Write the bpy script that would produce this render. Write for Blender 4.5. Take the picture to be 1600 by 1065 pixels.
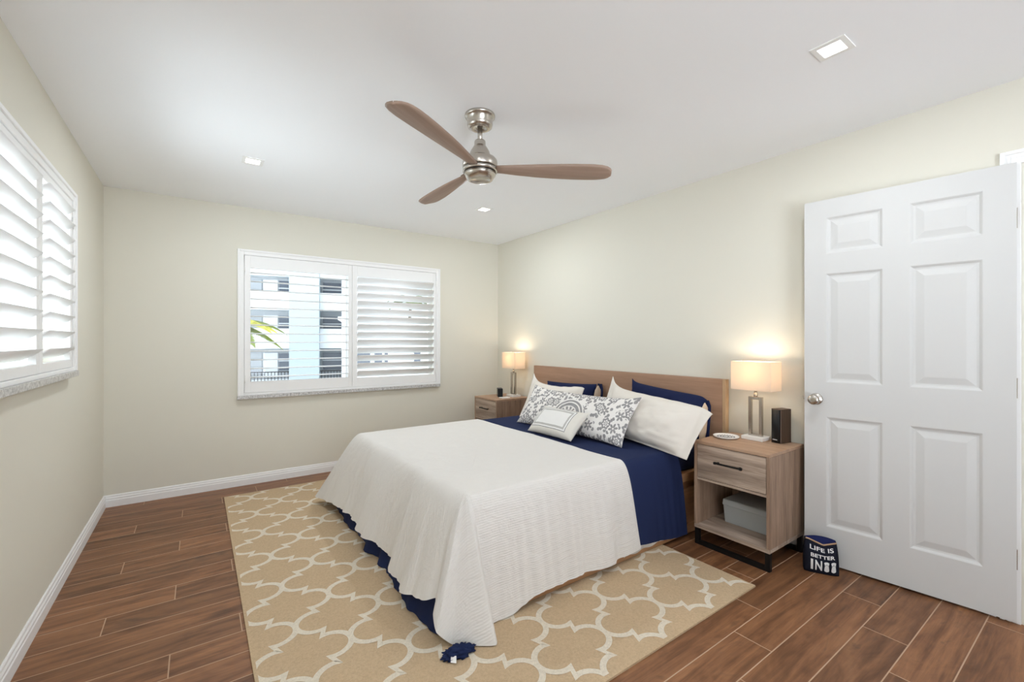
import bpy, bmesh, math, random
from math import pi, sin, cos, radians
from mathutils import Vector, Matrix, noise

for _o in list(bpy.data.objects):
    bpy.data.objects.remove(_o, do_unlink=True)
SC = bpy.context.scene
COL = SC.collection
rnd = random.Random(7)

# ------------------------------------------------------------------ camera
cam_d = bpy.data.cameras.new('camera')
cam_d.sensor_width = 36.0
cam_d.lens = 36.0 * 692.0 / 1600.0
cam_d.shift_y = -0.0005
cam_d.clip_start = 0.02
cam_d.clip_end = 300
cam = bpy.data.objects.new('camera', cam_d)
COL.objects.link(cam)
cam.location = (0, 0, 1.268)
cam.rotation_euler = (pi / 2, 0, -radians(35.35))
SC.camera = cam

# ------------------------------------------------------------------ world, exposure
W = bpy.data.worlds.new('daylight')
SC.world = W
W.use_nodes = True
_bg = W.node_tree.nodes['Background']
_wt = W.node_tree
# bright hazy sky above the horizon, lower half boosted to add ceiling light
_tc = _wt.nodes.new('ShaderNodeTexCoord')
_sx = _wt.nodes.new('ShaderNodeSeparateXYZ')
_wt.links.new(_tc.outputs['Generated'], _sx.inputs[0])
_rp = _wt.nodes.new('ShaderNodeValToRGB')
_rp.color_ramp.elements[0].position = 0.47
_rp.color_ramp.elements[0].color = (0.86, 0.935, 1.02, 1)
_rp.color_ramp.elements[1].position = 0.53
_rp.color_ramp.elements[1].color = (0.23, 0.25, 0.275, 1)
_mp = _wt.nodes.new('ShaderNodeMath')
_mp.operation = 'MULTIPLY_ADD'
_mp.inputs[1].default_value = 0.5
_mp.inputs[2].default_value = 0.5
_wt.links.new(_sx.outputs[2], _mp.inputs[0])
_wt.links.new(_mp.outputs[0], _rp.inputs[0])
# extra brightness towards -x, added to push more light through the nearer window
_xboost = _wt.nodes.new('ShaderNodeMapRange')
_xboost.inputs['From Min'].default_value = 0.25
_xboost.inputs['From Max'].default_value = -0.95
_xboost.inputs['To Min'].default_value = 1.0
_xboost.inputs['To Max'].default_value = 2.5
_wt.links.new(_sx.outputs[0], _xboost.inputs['Value'])
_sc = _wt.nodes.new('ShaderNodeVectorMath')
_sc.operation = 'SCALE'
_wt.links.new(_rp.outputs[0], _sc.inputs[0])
_wt.links.new(_xboost.outputs[0], _sc.inputs[3])
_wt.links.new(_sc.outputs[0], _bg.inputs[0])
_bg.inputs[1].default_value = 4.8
SC.view_settings.view_transform = 'Standard'
SC.view_settings.look = 'None'
SC.view_settings.gamma = 1.0
SC.view_settings.use_curve_mapping = False
SC.view_settings.exposure = 0.14
SC.cycles.diffuse_bounces = 8
SC.cycles.max_bounces = 14
SC.cycles.transparent_max_bounces = 16
SC.cycles.sample_clamp_indirect = 6.0

DOWNLIGHT_W = 7.5
LAMP_W = 1.7

# ------------------------------------------------------------------ room numbers (metres)
XL, XR, YB, YN, H = -0.584, 3.003, 4.532, -2.10, 2.44


# ------------------------------------------------------------------ node helpers
class NT:
    def __init__(self, m):
        self.t = m.node_tree
        self.b = self.t.nodes['Principled BSDF']
        self.out = self.t.nodes['Material Output']

    def n(self, typ, **kw):
        nd = self.t.nodes.new(typ)
        for k, v in kw.items():
            setattr(nd, k, v)
        return nd

    def link(self, a, b):
        self.t.links.new(a, b)

    def put(self, sock, v):
        if hasattr(v, 'is_linked') or isinstance(v, bpy.types.NodeSocket):
            self.link(v, sock)
        else:
            sock.default_value = v

    def m(self, op, a, b=0.0, c=0.0, clamp=False):
        nd = self.n('ShaderNodeMath', operation=op, use_clamp=clamp)
        self.put(nd.inputs[0], a)
        self.put(nd.inputs[1], b)
        self.put(nd.inputs[2], c)
        return nd.outputs[0]

    def v(self, op, a, b=(0, 0, 0), scale=None):
        nd = self.n('ShaderNodeVectorMath', operation=op)
        self.put(nd.inputs[0], a)
        self.put(nd.inputs[1], b)
        if scale is not None:
            self.put(nd.inputs[3], scale)
        return nd.outputs[1] if op in ('LENGTH', 'DISTANCE', 'DOT_PRODUCT') else nd.outputs[0]

    def coord(self, which='Object'):
        return self.n('ShaderNodeTexCoord').outputs[which]

    def xyz(self, v):
        s = self.n('ShaderNodeSeparateXYZ')
        self.link(v, s.inputs[0])
        return s.outputs

    def comb(self, x=0.0, y=0.0, z=0.0):
        c = self.n('ShaderNodeCombineXYZ')
        for i, q in enumerate((x, y, z)):
            self.put(c.inputs[i], q)
        return c.outputs[0]

    def noise(self, vec, scale, detail=3.0, rough=0.55, dist=0.0):
        nd = self.n('ShaderNodeTexNoise')
        self.link(vec, nd.inputs['Vector'])
        nd.inputs['Scale'].default_value = scale
        nd.inputs['Detail'].default_value = detail
        nd.inputs['Roughness'].default_value = rough
        nd.inputs['Distortion'].default_value = dist
        return nd.outputs[0]

    def ramp(self, fac, stops):
        r = self.n('ShaderNodeValToRGB')
        self.put(r.inputs[0], fac)
        el = r.color_ramp.elements
        while len(el) < len(stops):
            el.new(0.5)
        for e, (p, c) in zip(el, stops):
            e.position = p
            e.color = (c[0], c[1], c[2], 1)
        return r.outputs[0]

    def mix(self, f, a, b, mode='MIX'):
        nd = self.n('ShaderNodeMix', data_type='RGBA', blend_type=mode)
        self.put(nd.inputs[0], f)
        for s, q in ((nd.inputs[6], a), (nd.inputs[7], b)):
            if isinstance(q, tuple):
                s.default_value = (q[0], q[1], q[2], 1)
            else:
                self.link(q, s)
        return nd.outputs[2]

    def bump(self, h, strength=0.3, dist=0.005):
        nd = self.n('ShaderNodeBump')
        nd.inputs['Strength'].default_value = strength
        nd.inputs['Distance'].default_value = dist
        self.link(h, nd.inputs['Height'])
        self.link(nd.outputs[0], self.b.inputs['Normal'])
        return nd

    def base(self, c):
        if isinstance(c, tuple):
            self.b.inputs['Base Color'].default_value = (c[0], c[1], c[2], 1)
        else:
            self.link(c, self.b.inputs['Base Color'])


def srgb(r, g, b):
    f = lambda c: (c / 255 / 12.92) if c / 255 <= 0.04045 else ((c / 255 + 0.055) / 1.055) ** 2.4
    return (f(r), f(g), f(b))


def newmat(name, col=(0.8, 0.8, 0.8), rough=0.6, metal=0.0, spec=None):
    m = bpy.data.materials.new(name)
    m.use_nodes = True
    t = NT(m)
    t.base(col)
    t.b.inputs['Roughness'].default_value = rough
    t.b.inputs['Metallic'].default_value = metal
    if spec is not None:
        t.b.inputs['Specular IOR Level'].default_value = spec
    return m, t


def paint(name, col, rough=0.6, bump=0.04, scale=180, spec=0.3):
    m, t = newmat(name, col, rough, 0, spec)
    c = t.coord()
    n1 = t.noise(c, scale, 2)
    n2 = t.noise(c, 1.3, 2)
    t.base(t.mix(t.m('MULTIPLY', n2, 0.06), col, tuple(q * 0.9 for q in col)))
    t.bump(n1, bump, 0.002)
    return m


def wood(name, dark, light, axis=1, rough=0.5, scale=1.0, contrast=1.0, bands=0.0):
    """grain runs along the given object axis"""
    m, t = newmat(name, light, rough, 0, 0.35)
    c = t.coord()
    sc = [14.0 * scale, 14.0 * scale, 14.0 * scale]
    sc[axis] = 0.9 * scale
    v = t.v('MULTIPLY', c, tuple(sc))
    n1 = t.noise(v, 1.0, 4, 0.6, 0.8)
    v2 = t.v('MULTIPLY', c, tuple(q * 6 for q in sc))
    n2 = t.noise(v2, 1.0, 3, 0.6, 0.2)
    f = t.m('ADD', t.m('MULTIPLY', n1, 0.65), t.m('MULTIPLY', n2, 0.35))
    lo, hi = 0.5 - 0.22 / contrast, 0.5 + 0.2 / contrast
    col = t.ramp(f, [(lo, dark), (hi, light)])
    if bands:
        v3 = t.v('MULTIPLY', c, tuple(q * 0.35 for q in sc))
        n3 = t.noise(v3, 1.0, 2, 0.5, 1.5)
        col = t.mix(t.ramp(n3, [(0.52, (0, 0, 0)), (0.66, (bands, bands, bands))]), col, tuple(q * 0.55 for q in dark))
    t.base(col)
    t.bump(n2, 0.12, 0.001)
    return m


def fabric(name, col, rough=0.9, weave=900, bump=0.25, mottle=0.08):
    m, t = newmat(name, col, rough, 0, 0.15)
    c = t.coord()
    n1 = t.noise(c, weave, 2)
    n2 = t.noise(c, 14, 3)
    t.base(t.mix(t.m('MULTIPLY', n2, mottle * 2), tuple(min(1, q * 1.04) for q in col), tuple(q * 0.78 for q in col)))
    h = t.m('ADD', t.m('MULTIPLY', n1, 0.25), t.m('MULTIPLY', n2, 1.0))
    t.bump(h, bump, 0.003)
    t.b.inputs['Sheen Weight'].default_value = 0.0
    return m


def metal(name, col, rough=0.28):
    m, t = newmat(name, col, rough, 1.0)
    c = t.coord()
    n = t.noise(t.v('MULTIPLY', c, (30, 30, 700)), 1.0, 2)
    t.bump(n, 0.05, 0.0006)
    return m


M = {}
M['wall'] = paint('cream_wall_paint', srgb(224, 221, 209), 0.75)
M['ceiling'] = paint('white_ceiling_paint', srgb(247, 249, 252), 0.85, 0.06, 120)
M['trim'] = paint('white_trim_paint', srgb(240, 240, 240), 0.4, 0.01)
M['shutter'] = paint('white_shutter_paint', srgb(243, 243, 243), 0.42, 0.01)
M['door'] = paint('white_door_paint', srgb(210, 210, 209), 0.45, 0.02)
# wood-grain emboss on the door
_t = NT(M['door'])
_c = _t.coord()
_g = _t.noise(_t.v('MULTIPLY', _c, (22, 22, 2.2)), 1.0, 3, 0.6, 1.6)
_t.bump(_g, 0.10, 0.004)
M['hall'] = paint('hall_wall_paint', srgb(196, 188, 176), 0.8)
M['nickel'] = metal('brushed_nickel', srgb(196, 190, 182), 0.27)
M['nickel_dark'] = metal('dark_groove_metal', srgb(46, 42, 40), 0.4)
M['black_metal'] = paint('black_powder_coat', srgb(20, 19, 19), 0.45, 0.02)
M['black_plastic'] = paint('black_plastic', srgb(24, 24, 26), 0.4, 0.02)
M['white_plastic'] = paint('white_plastic', srgb(240, 240, 238), 0.4, 0.01)
M['ceramic'] = paint('white_ceramic', srgb(244, 243, 240), 0.25, 0.01)
M['marble'] = paint('white_marble', srgb(238, 236, 232), 0.3, 0.01)
M['headboard'] = wood('taupe_wood_panel', srgb(160, 124, 100), srgb(188, 150, 124), 1, 0.5, 1.0, 1.0)
M['bed_edge'] = wood('pale_wood_edge', srgb(184, 152, 116), srgb(206, 176, 140), 2, 0.5)
M['bed_wood'] = wood('bed_rail_wood', srgb(150, 108, 74), srgb(186, 142, 102), 0, 0.5)
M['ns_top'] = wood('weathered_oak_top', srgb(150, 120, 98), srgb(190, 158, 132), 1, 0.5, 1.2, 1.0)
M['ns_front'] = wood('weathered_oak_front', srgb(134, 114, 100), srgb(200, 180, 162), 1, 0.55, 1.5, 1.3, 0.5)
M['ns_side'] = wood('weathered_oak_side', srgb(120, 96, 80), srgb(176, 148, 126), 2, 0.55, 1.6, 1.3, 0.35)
M['fan_blade'] = wood('fan_blade_wood', srgb(146, 122, 108), srgb(172, 148, 132), 0, 0.5, 0.8)
M['spk_wood'] = wood('dark_walnut', srgb(58, 44, 36), srgb(88, 68, 54), 2, 0.45)
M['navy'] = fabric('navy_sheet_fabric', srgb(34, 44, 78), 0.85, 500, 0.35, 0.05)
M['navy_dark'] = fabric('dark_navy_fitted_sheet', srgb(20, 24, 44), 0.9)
M['navy_pillow'] = fabric('navy_pillowcase_fabric', srgb(29, 37, 72), 0.8, 500, 0.4, 0.05)
M['white_pillow'] = fabric('ivory_sham_fabric', srgb(228, 222, 214), 0.9, 600, 0.35, 0.03)
M['beige_ticking'] = fabric('beige_pillow_ticking', srgb(214, 194, 172), 0.9, 300, 0.5, 0.2)
M['white_sheet'] = fabric('white_underlay_fabric', srgb(232, 230, 226), 0.9)
M['grey_canvas'] = fabric('grey_storage_canvas', srgb(166, 169, 168), 0.9, 350, 0.3, 0.12)
M['bag'] = fabric('black_navy_canvas', srgb(28, 30, 42), 0.9, 300, 0.4, 0.1)
M['bag_in'] = fabric('navy_bag_lining', srgb(34, 40, 84), 0.9)
M['bag_trim'] = fabric('tan_bag_trim', srgb(186, 154, 124), 0.9)
M['print'] = paint('white_lettering_ink', srgb(228, 228, 228), 0.8, 0.01)
M['print_grey'] = paint('grey_lettering_ink', srgb(140, 140, 142), 0.8, 0.01)
M['tag'] = paint('white_care_tag', srgb(240, 240, 238), 0.8, 0.01)


def mk_floor():
    m, t = newmat('wood_look_floor_tile', (0.2, 0.1, 0.06), 0.42, 0, 0.4)
    c = t.coord()
    X, Y, Z = t.xyz(c)
    w = 0.1555
    row = t.m('DIVIDE', t.m('SUBTRACT', Y, 0.393), w)
    n = t.m('FLOOR', row)
    fr = t.m('SUBTRACT', row, n)
    u = t.m('SUBTRACT', t.m('SUBTRACT', X, 0.158), t.m('MULTIPLY', n, 0.25))
    k = t.m('FLOOR', u)
    fu = t.m('SUBTRACT', u, k)
    wn = t.n('ShaderNodeTexWhiteNoise')
    t.link(t.comb(n, k, 3.7), wn.inputs['Vector'])
    r = wn.outputs['Value']
    r2 = wn.outputs['Color']
    off = t.v('SCALE', r2, scale=17.0)
    v = t.v('ADD', t.v('MULTIPLY', c, (1.6, 16, 1)), off)
    g1 = t.noise(v, 1.0, 5, 0.6, 1.1)
    v2 = t.v('ADD', t.v('MULTIPLY', c, (6, 130, 1)), off)
    g2 = t.noise(v2, 1.0, 3, 0.6, 0.4)
    v3 = t.v('ADD', t.v('MULTIPLY', c, (3.2, 7, 1)), off)
    g3 = t.noise(v3, 1.0, 3, 0.6, 1.8)
    f = t.m('ADD', t.m('MULTIPLY', g1, 0.55), t.m('ADD', t.m('MULTIPLY', g2, 0.2), t.m('MULTIPLY', g3, 0.25)))
    col = t.ramp(f, [(0.30, srgb(72, 45, 28)), (0.44, srgb(110, 73, 48)), (0.56, srgb(138, 95, 64)), (0.72, srgb(164, 118, 82))])
    br = t.m('ADD', 0.82, t.m('MULTIPLY', r, 0.36))
    col = t.mix(1.0, col, t.comb(br, br, br), 'MULTIPLY')
    # dark knots and smoky patches
    sm = t.ramp(g3, [(0.60, (0, 0, 0)), (0.74, (0.55, 0.55, 0.55))])
    col = t.mix(sm, col, srgb(70, 52, 42))
    # grout
    ew = 0.0021 / w
    gl = t.m('MAXIMUM', t.m('LESS_THAN', fr, ew), t.m('GREATER_THAN', fr, 1 - ew))
    gs = t.m('MAXIMUM', t.m('LESS_THAN', fu, 0.0021), t.m('GREATER_THAN', fu, 1 - 0.0021))
    g = t.m('MAXIMUM', gl, gs)
    col = t.mix(g, col, srgb(186, 156, 130))
    t.base(col)
    t.link(t.m('ADD', t.m('MULTIPLY', g, 0.35), t.m('ADD', 0.36, t.m('MULTIPLY', g2, 0.16))), t.b.inputs['Roughness'])
    t.bump(t.m('ADD', t.m('MULTIPLY', g, -1.0), t.m('MULTIPLY', g2, 0.25)), 0.25, 0.0015)
    return m


M['floor'] = mk_floor()


def mk_rug(name, col):
    m, t = newmat(name, col, 0.95, 0, 0.1)
    c = t.coord()
    n = t.noise(c, 420, 2, 0.7)
    n2 = t.noise(c, 90, 3, 0.6)
    n3 = t.noise(c, 2.2, 3)
    f = t.m('ADD', t.m('MULTIPLY', n, 0.6), t.m('MULTIPLY', n2, 0.4))
    cc = t.ramp(f, [(0.3, tuple(q * 0.74 for q in col)), (0.55, col), (0.75, tuple(min(1, q * 1.12) for q in col))])
    cc = t.mix(t.m('MULTIPLY', n3, 0.14), cc, tuple(q * 0.8 for q in col))
    t.base(cc)
    t.bump(f, 0.6, 0.004)
    return m


M['rug_tan'] = mk_rug('tan_rug_pile', srgb(200, 175, 143))
M['rug_cream'] = mk_rug('cream_rug_pile', srgb(226, 216, 198))
M['rug_side'] = mk_rug('rug_bound_edge', srgb(150, 122, 90))


def mk_coverlet():
    m, t = newmat('white_ribbed_coverlet_fabric', srgb(228, 223, 217), 0.92, 0, 0.12)
    uv = t.coord('UV')
    X, Y, Z = t.xyz(uv)
    wob = t.noise(t.v('MULTIPLY', uv, (3.0, 9.0, 1)), 1.0, 2)
    ph = t.m('ADD', t.m('MULTIPLY', Y, 2 * pi / 0.0105), t.m('MULTIPLY', wob, 9.0))
    rib = t.m('SINE', ph)
    brk = t.noise(t.v('MULTIPLY', uv, (26, 60, 1)), 1.0, 2)
    rib = t.m('MULTIPLY', rib, t.m('ADD', 0.6, t.m('MULTIPLY', brk, 0.5)))
    cr = t.noise(t.v('MULTIPLY', uv, (9, 20, 1)), 1.0, 4, 0.6, 0.6)
    big = t.noise(t.v('MULTIPLY', uv, (3, 4, 1)), 1.0, 2)
    h = t.m('ADD', t.m('MULTIPLY', rib, 0.055), t.m('ADD', t.m('MULTIPLY', cr, 1.0), t.m('MULTIPLY', big, 1.5)))
    t.base(t.mix(t.m('MULTIPLY', t.m('ADD', rib, 1.0), 0.04), srgb(226, 223, 219), srgb(198, 193, 188)))
    t.bump(h, 0.75, 0.010)
    return m


M['coverlet'] = mk_coverlet()


def mk_floral():
    """grey block-print flowers and leaves on white; uv in metres"""
    m, t = newmat('grey_floral_print_fabric', (0.8, 0.8, 0.8), 0.9, 0, 0.12)
    uv = t.coord('UV')
    wob = t.noise(uv, 30, 2)
    X, Y, Z = t.xyz(uv)

    def vor(scale, rnd_, off):
        nd = t.n('ShaderNodeTexVoronoi', voronoi_dimensions='2D')
        t.link(t.v('ADD', uv, off), nd.inputs['Vector'])
        nd.inputs['Scale'].default_value = scale
        nd.inputs['Randomness'].default_value = rnd_
        d = t.v('SUBTRACT', t.v('SCALE', t.v('ADD', uv, off), scale=scale), t.v('SCALE', nd.outputs['Position'], scale=scale))
        dx, dy, _ = t.xyz(d)
        r = nd.outputs['Distance']
        a = t.m('ARCTAN2', dy, dx)
        return r, a, nd.outputs['Color']

    def band(x, lo, hi):
        return t.m('MULTIPLY', t.m('GREATER_THAN', x, lo), t.m('LESS_THAN', x, hi))

    r, a, cc = vor(9.5, 0.62, (0.02, 0.03, 0))
    cr, cg, cb = t.xyz(cc)
    a1 = t.m('ADD', a, t.m('MULTIPLY', cr, 6.28))
    pet = t.m('MULTIPLY', t.m('COSINE', t.m('MULTIPLY', a1, 7.0)), 0.045)
    rp = t.m('ADD', r, pet)
    flower = t.m('MAXIMUM', band(rp, 0.22, 0.38), t.m('MAXIMUM', band(r, 0.09, 0.15), t.m('LESS_THAN', r, 0.045)))
    pet2 = t.m('ABSOLUTE', t.m('COSINE', t.m('MULTIPLY', a1, 3.0)))
    flower2 = t.m('MULTIPLY', t.m('LESS_THAN', r, t.m('ADD', 0.10, t.m('MULTIPLY', pet2, 0.27))), t.m('GREATER_THAN', r, 0.07))
    pick = t.m('GREATER_THAN', cg, 0.45)
    fl = t.m('ADD', t.m('MULTIPLY', flower, pick), t.m('MULTIPLY', flower2, t.m('SUBTRACT', 1.0, pick)))
    # leaves between
    r2, a2, c2 = vor(19, 0.9, (0.31, 0.17, 0))
    l1, l2, l3 = t.xyz(c2)
    a3 = t.m('ADD', a2, t.m('MULTIPLY', l1, 6.28))
    leaf = t.m('MULTIPLY', t.m('LESS_THAN', r2, t.m('ADD', 0.13, t.m('MULTIPLY', t.m('ABSOLUTE', t.m('COSINE', a3)), 0.30))), t.m('GREATER_THAN', r, 0.42))
    pat = t.m('MAXIMUM', fl, leaf)
    # one large half-medallion of rings in the middle of the pillow
    d = t.v('DISTANCE', t.v('MULTIPLY', uv, (1, 1, 0)), (0.60, 0.10, 0))
    rings = t.m('MAXIMUM', band(d, 0.135, 0.152), t.m('MAXIMUM', band(d, 0.098, 0.124), band(d, 0.052, 0.062)))
    inside = t.m('LESS_THAN', d, 0.165)
    scal = t.m('MULTIPLY', band(d, 0.065, 0.09), t.m('GREATER_THAN', t.m('SINE', t.m('MULTIPLY', t.m('ARCTAN2', t.m('SUBTRACT', Y, 0.1), t.m('SUBTRACT', X, 0.6)), 14.0)), -0.1))
    pat = t.m('ADD', t.m('MULTIPLY', pat, t.m('SUBTRACT', 1.0, inside)), t.m('MULTIPLY', t.m('MAXIMUM', rings, scal), inside))
    t.base(t.mix(t.m('MULTIPLY', pat, t.m('ADD', 0.75, t.m('MULTIPLY', wob, 0.3))), srgb(236, 233, 230), srgb(138, 136, 138)))
    t.bump(wob, 0.2, 0.002)
    return m


M['floral'] = mk_floral()


def mk_small_pillow():
    """white oblong cushion cover: grey flat band frame and a thin dark cord line; uv 0..1"""
    m, t = newmat('white_banded_cushion_fabric', (0.8, 0.8, 0.8), 0.9, 0, 0.12)
    uv = t.coord('UV')
    X, Y, Z = t.xyz(uv)
    # distance in metres to the border of a panel centred a little to the left
    dx = t.m('SUBTRACT', 0.185, t.m('ABSOLUTE', t.m('MULTIPLY', t.m('SUBTRACT', X, 0.46), 0.47)))
    dy = t.m('SUBTRACT', 0.098, t.m('ABSOLUTE', t.m('MULTIPLY', t.m('SUBTRACT', Y, 0.53), 0.26)))
    d = t.m('MINIMUM', dx, dy)

    def band(lo, hi):
        return t.m('MULTIPLY', t.m('GREATER_THAN', d, lo), t.m('LESS_THAN', d, hi))

    n = t.noise(uv, 260, 2)
    col = t.mix(band(0.016, 0.032), srgb(232, 231, 229), srgb(186, 184, 180))
    col = t.mix(band(0.0, 0.0045), col, srgb(120, 120, 122))
    col = t.mix(t.m('LESS_THAN', d, 0.0), col, srgb(224, 220, 212))
    t.base(col)
    t.bump(n, 0.25, 0.002)
    return m


M['cushion'] = mk_small_pillow()


def mk_stone():
    m, t = newmat('grey_speckled_sill_stone', (0.6, 0.6, 0.6), 0.3)
    c = t.coord()
    n = t.noise(c, 70, 4, 0.7)
    t.base(t.ramp(n, [(0.35, srgb(150, 148, 146)), (0.55, srgb(206, 204, 202)), (0.7, srgb(226, 225, 223))]))
    return m


M['stone'] = mk_stone()


def mk_glass():
    m = bpy.data.materials.new('window_glass')
    m.use_nodes = True
    nt = m.node_tree
    nt.nodes.clear()
    out = nt.nodes.new('ShaderNodeOutputMaterial')
    tr = nt.nodes.new('ShaderNodeBsdfTransparent')
    tr.inputs[0].default_value = (0.96, 0.98, 0.97, 1)
    gl = nt.nodes.new('ShaderNodeBsdfGlossy')
    gl.inputs['Roughness'].default_value = 0.02
    fr = nt.nodes.new('ShaderNodeFresnel')
    fr.inputs[0].default_value = 1.45
    mx = nt.nodes.new('ShaderNodeMixShader')
    ge = nt.nodes.new('ShaderNodeNewGeometry')
    sb = nt.nodes.new('ShaderNodeMath')
    sb.operation = 'SUBTRACT'
    sb.use_clamp = True
    nt.links.new(fr.outputs[0], sb.inputs[0])
    nt.links.new(ge.outputs['Backfacing'], sb.inputs[1])
    nt.links.new(sb.outputs[0], mx.inputs[0])
    nt.links.new(tr.outputs[0], mx.inputs[1])
    nt.links.new(gl.outputs[0], mx.inputs[2])
    nt.links.new(mx.outputs[0], out.inputs[0])
    return m


M['glass'] = mk_glass()


def mk_shade():
    m, t = newmat('linen_lamp_shade', srgb(238, 230, 216), 0.9, 0, 0.1)
    c = t.coord()
    n = t.noise(t.v('MULTIPLY', c, (1, 1, 1)), 500, 2)
    t.bump(n, 0.15, 0.001)
    tl = t.n('ShaderNodeBsdfTranslucent')
    tl.inputs[0].default_value = (*srgb(248, 230, 208), 1)
    mx = t.n('ShaderNodeMixShader')
    mx.inputs[0].default_value = 0.36
    t.link(t.b.outputs[0], mx.inputs[1])
    t.link(tl.outputs[0], mx.inputs[2])
    t.link(mx.outputs[0], t.out.inputs[0])
    return m


M['shade'] = mk_shade()


def mk_emit(name, col, s):
    m, t = newmat(name, (0.8, 0.8, 0.8), 0.5)
    t.b.inputs['Emission Color'].default_value = (*col, 1)
    t.b.inputs['Emission Strength'].default_value = s
    return m


M['led'] = mk_emit('led_lens', (1.0, 0.97, 0.9), 6.0)
M['bulb'] = mk_emit('warm_bulb', (1.0, 0.82, 0.58), 8.0)
# outside
M['stucco'] = paint('white_stucco', srgb(226, 228, 230), 0.9, 0.02)
M['stucco_grey'] = paint('grey_stucco', srgb(176, 179, 183), 0.9, 0.02)
M['stucco_blue'] = paint('pale_blue_stucco', srgb(178, 188, 193), 0.9, 0.02)
M['dark_glass'] = paint('dark_window_glass', srgb(92, 98, 110), 0.2, 0.0)
M['ground'] = paint('pale_paving', srgb(214, 213, 208), 0.9, 0.02)
M['leaf'] = fabric('palm_leaf_green', srgb(126, 138, 66), 0.7, 40, 0.1, 0.4)
M['leaf2'] = fabric('yellow_palm_leaf', srgb(196, 190, 90), 0.7, 40, 0.1, 0.3)
M['bark'] = fabric('palm_bark', srgb(140, 126, 108), 0.9, 40, 0.4, 0.3)
M['rail'] = paint('white_railing_paint', srgb(216, 218, 220), 0.6, 0.0)


# ------------------------------------------------------------------ mesh helpers
class MB:
    def __init__(self):
        self.bm = bmesh.new()
        self.uv = None

    def box(self, x0, x1, y0, y1, z0, z1, mi=0, rot=None):
        vs = []
        for x, y, z in ((x0, y0, z0), (x1, y0, z0), (x1, y1, z0), (x0, y1, z0), (x0, y0, z1), (x1, y0, z1), (x1, y1, z1), (x0, y1, z1)):
            p = Vector((x, y, z))
            if rot is not None:
                p = rot @ p
            vs.append(self.bm.verts.new(p))
        for f in ((3, 2, 1, 0), (4, 5, 6, 7), (0, 1, 5, 4), (1, 2, 6, 5), (2, 3, 7, 6), (3, 0, 4, 7)):
            self.bm.faces.new([vs[i] for i in f]).material_index = mi
        return self

    def face(self, pts, mi=0):
        f = self.bm.faces.new([self.bm.verts.new(p) for p in pts])
        f.material_index = mi
        return f

    def grid(self, rows, mi=0, closed_u=False, closed_v=False, smooth=True, uvs=None):
        vv = [[self.bm.verts.new(p) for p in r] for r in rows]
        if uvs and self.uv is None:
            self.uv = self.bm.loops.layers.uv.new('UVMap')
        nr, nc = len(vv), len(vv[0])
        for i in range(nr - (0 if closed_v else 1)):
            for j in range(nc - (0 if closed_u else 1)):
                i2, j2 = (i + 1) % nr, (j + 1) % nc
                try:
                    f = self.bm.faces.new((vv[i][j], vv[i][j2], vv[i2][j2], vv[i2][j]))
                except ValueError:
                    continue
                f.material_index = mi
                f.smooth = smooth
                if uvs:
                    for lp, (a, b) in zip(f.loops, ((i, j), (i, j2), (i2, j2), (i2, j))):
                        lp[self.uv].uv = uvs[a][b]
        return vv

    def lathe(self, prof, seg=40, c=(0, 0, 0), axis='z', mi=0, smooth=True, cap=True):
        rows = []
        for r, z in prof:
            row = []
            for k in range(seg):
                a = 2 * pi * k / seg
                p = (r * cos(a), r * sin(a), z)
                if axis == 'x':
                    p = (z, r * cos(a), r * sin(a))
                elif axis == 'y':
                    p = (r * sin(a), z, r * cos(a))
                row.append(Vector(c) + Vector(p))
            rows.append(row)
        vv = self.grid(rows, mi, closed_u=True, smooth=smooth)
        if cap:
            for row, rev in ((vv[0], True), (vv[-1], False)):
                f = self.bm.faces.new(list(reversed(row)) if rev else row)
                f.material_index = mi
        return self

    def tube(self, pts, r, seg=10, mi=0):
        pts = [Vector(p) for p in pts]
        rows = []
        up = Vector((0, 0, 1))
        for i, p in enumerate(pts):
            d = (pts[min(i + 1, len(pts) - 1)] - pts[max(i - 1, 0)]).normalized()
            a = d.cross(up)
            if a.length < 1e-3:
                a = d.cross(Vector((1, 0, 0)))
            a.normalize()
            b = d.cross(a).normalized()
            rr = r[i] if isinstance(r, (list, tuple)) else r
            rows.append([p + a * rr * cos(2 * pi * k / seg) + b * rr * sin(2 * pi * k / seg) for k in range(seg)])
        vv = self.grid(rows, mi, closed_u=True)
        self.bm.faces.new(list(reversed(vv[0]))).material_index = mi
        self.bm.faces.new(vv[-1]).material_index = mi
        return self

    def build(self, name, mats, parent=None, loc=None, bevel=0.0, seg=2, angle=40, smooth=None, fixn=True, rot=None):
        if fixn:
            bmesh.ops.recalc_face_normals(self.bm, faces=self.bm.faces[:])
        me = bpy.data.meshes.new(name)
        self.bm.to_mesh(me)
        self.bm.free()
        if not isinstance(mats, (list, tuple)):
            mats = [mats]
        for mt in mats:
            me.materials.append(mt)
        o = bpy.data.objects.new(name, me)
        COL.objects.link(o)
        if parent is not None:
            o.parent = parent
        if loc is not None:
            o.location = loc
        if rot is not None:
            o.rotation_euler = rot
        if bevel:
            b = o.modifiers.new('bevel', 'BEVEL')
            b.width = bevel
            b.segments = seg
            b.limit_method = 'ANGLE'
            b.angle_limit = radians(angle)
            b.harden_normals = False
        return o


def tag(o, label=None, cat=None, group=None, kind=None):
    if label:
        o['label'] = label
    if cat:
        o['category'] = cat
    if group:
        o['group'] = group
    if kind:
        o['kind'] = kind
    return o


def empty(name, loc=(0, 0, 0), rz=0.0, label=None, cat=None, group=None, kind=None):
    o = bpy.data.objects.new(name, None)
    o.empty_display_size = 0.1
    COL.objects.link(o)
    o.location = loc
    o.rotation_euler = (0, 0, rz)
    return tag(o, label, cat, group, kind)


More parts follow.
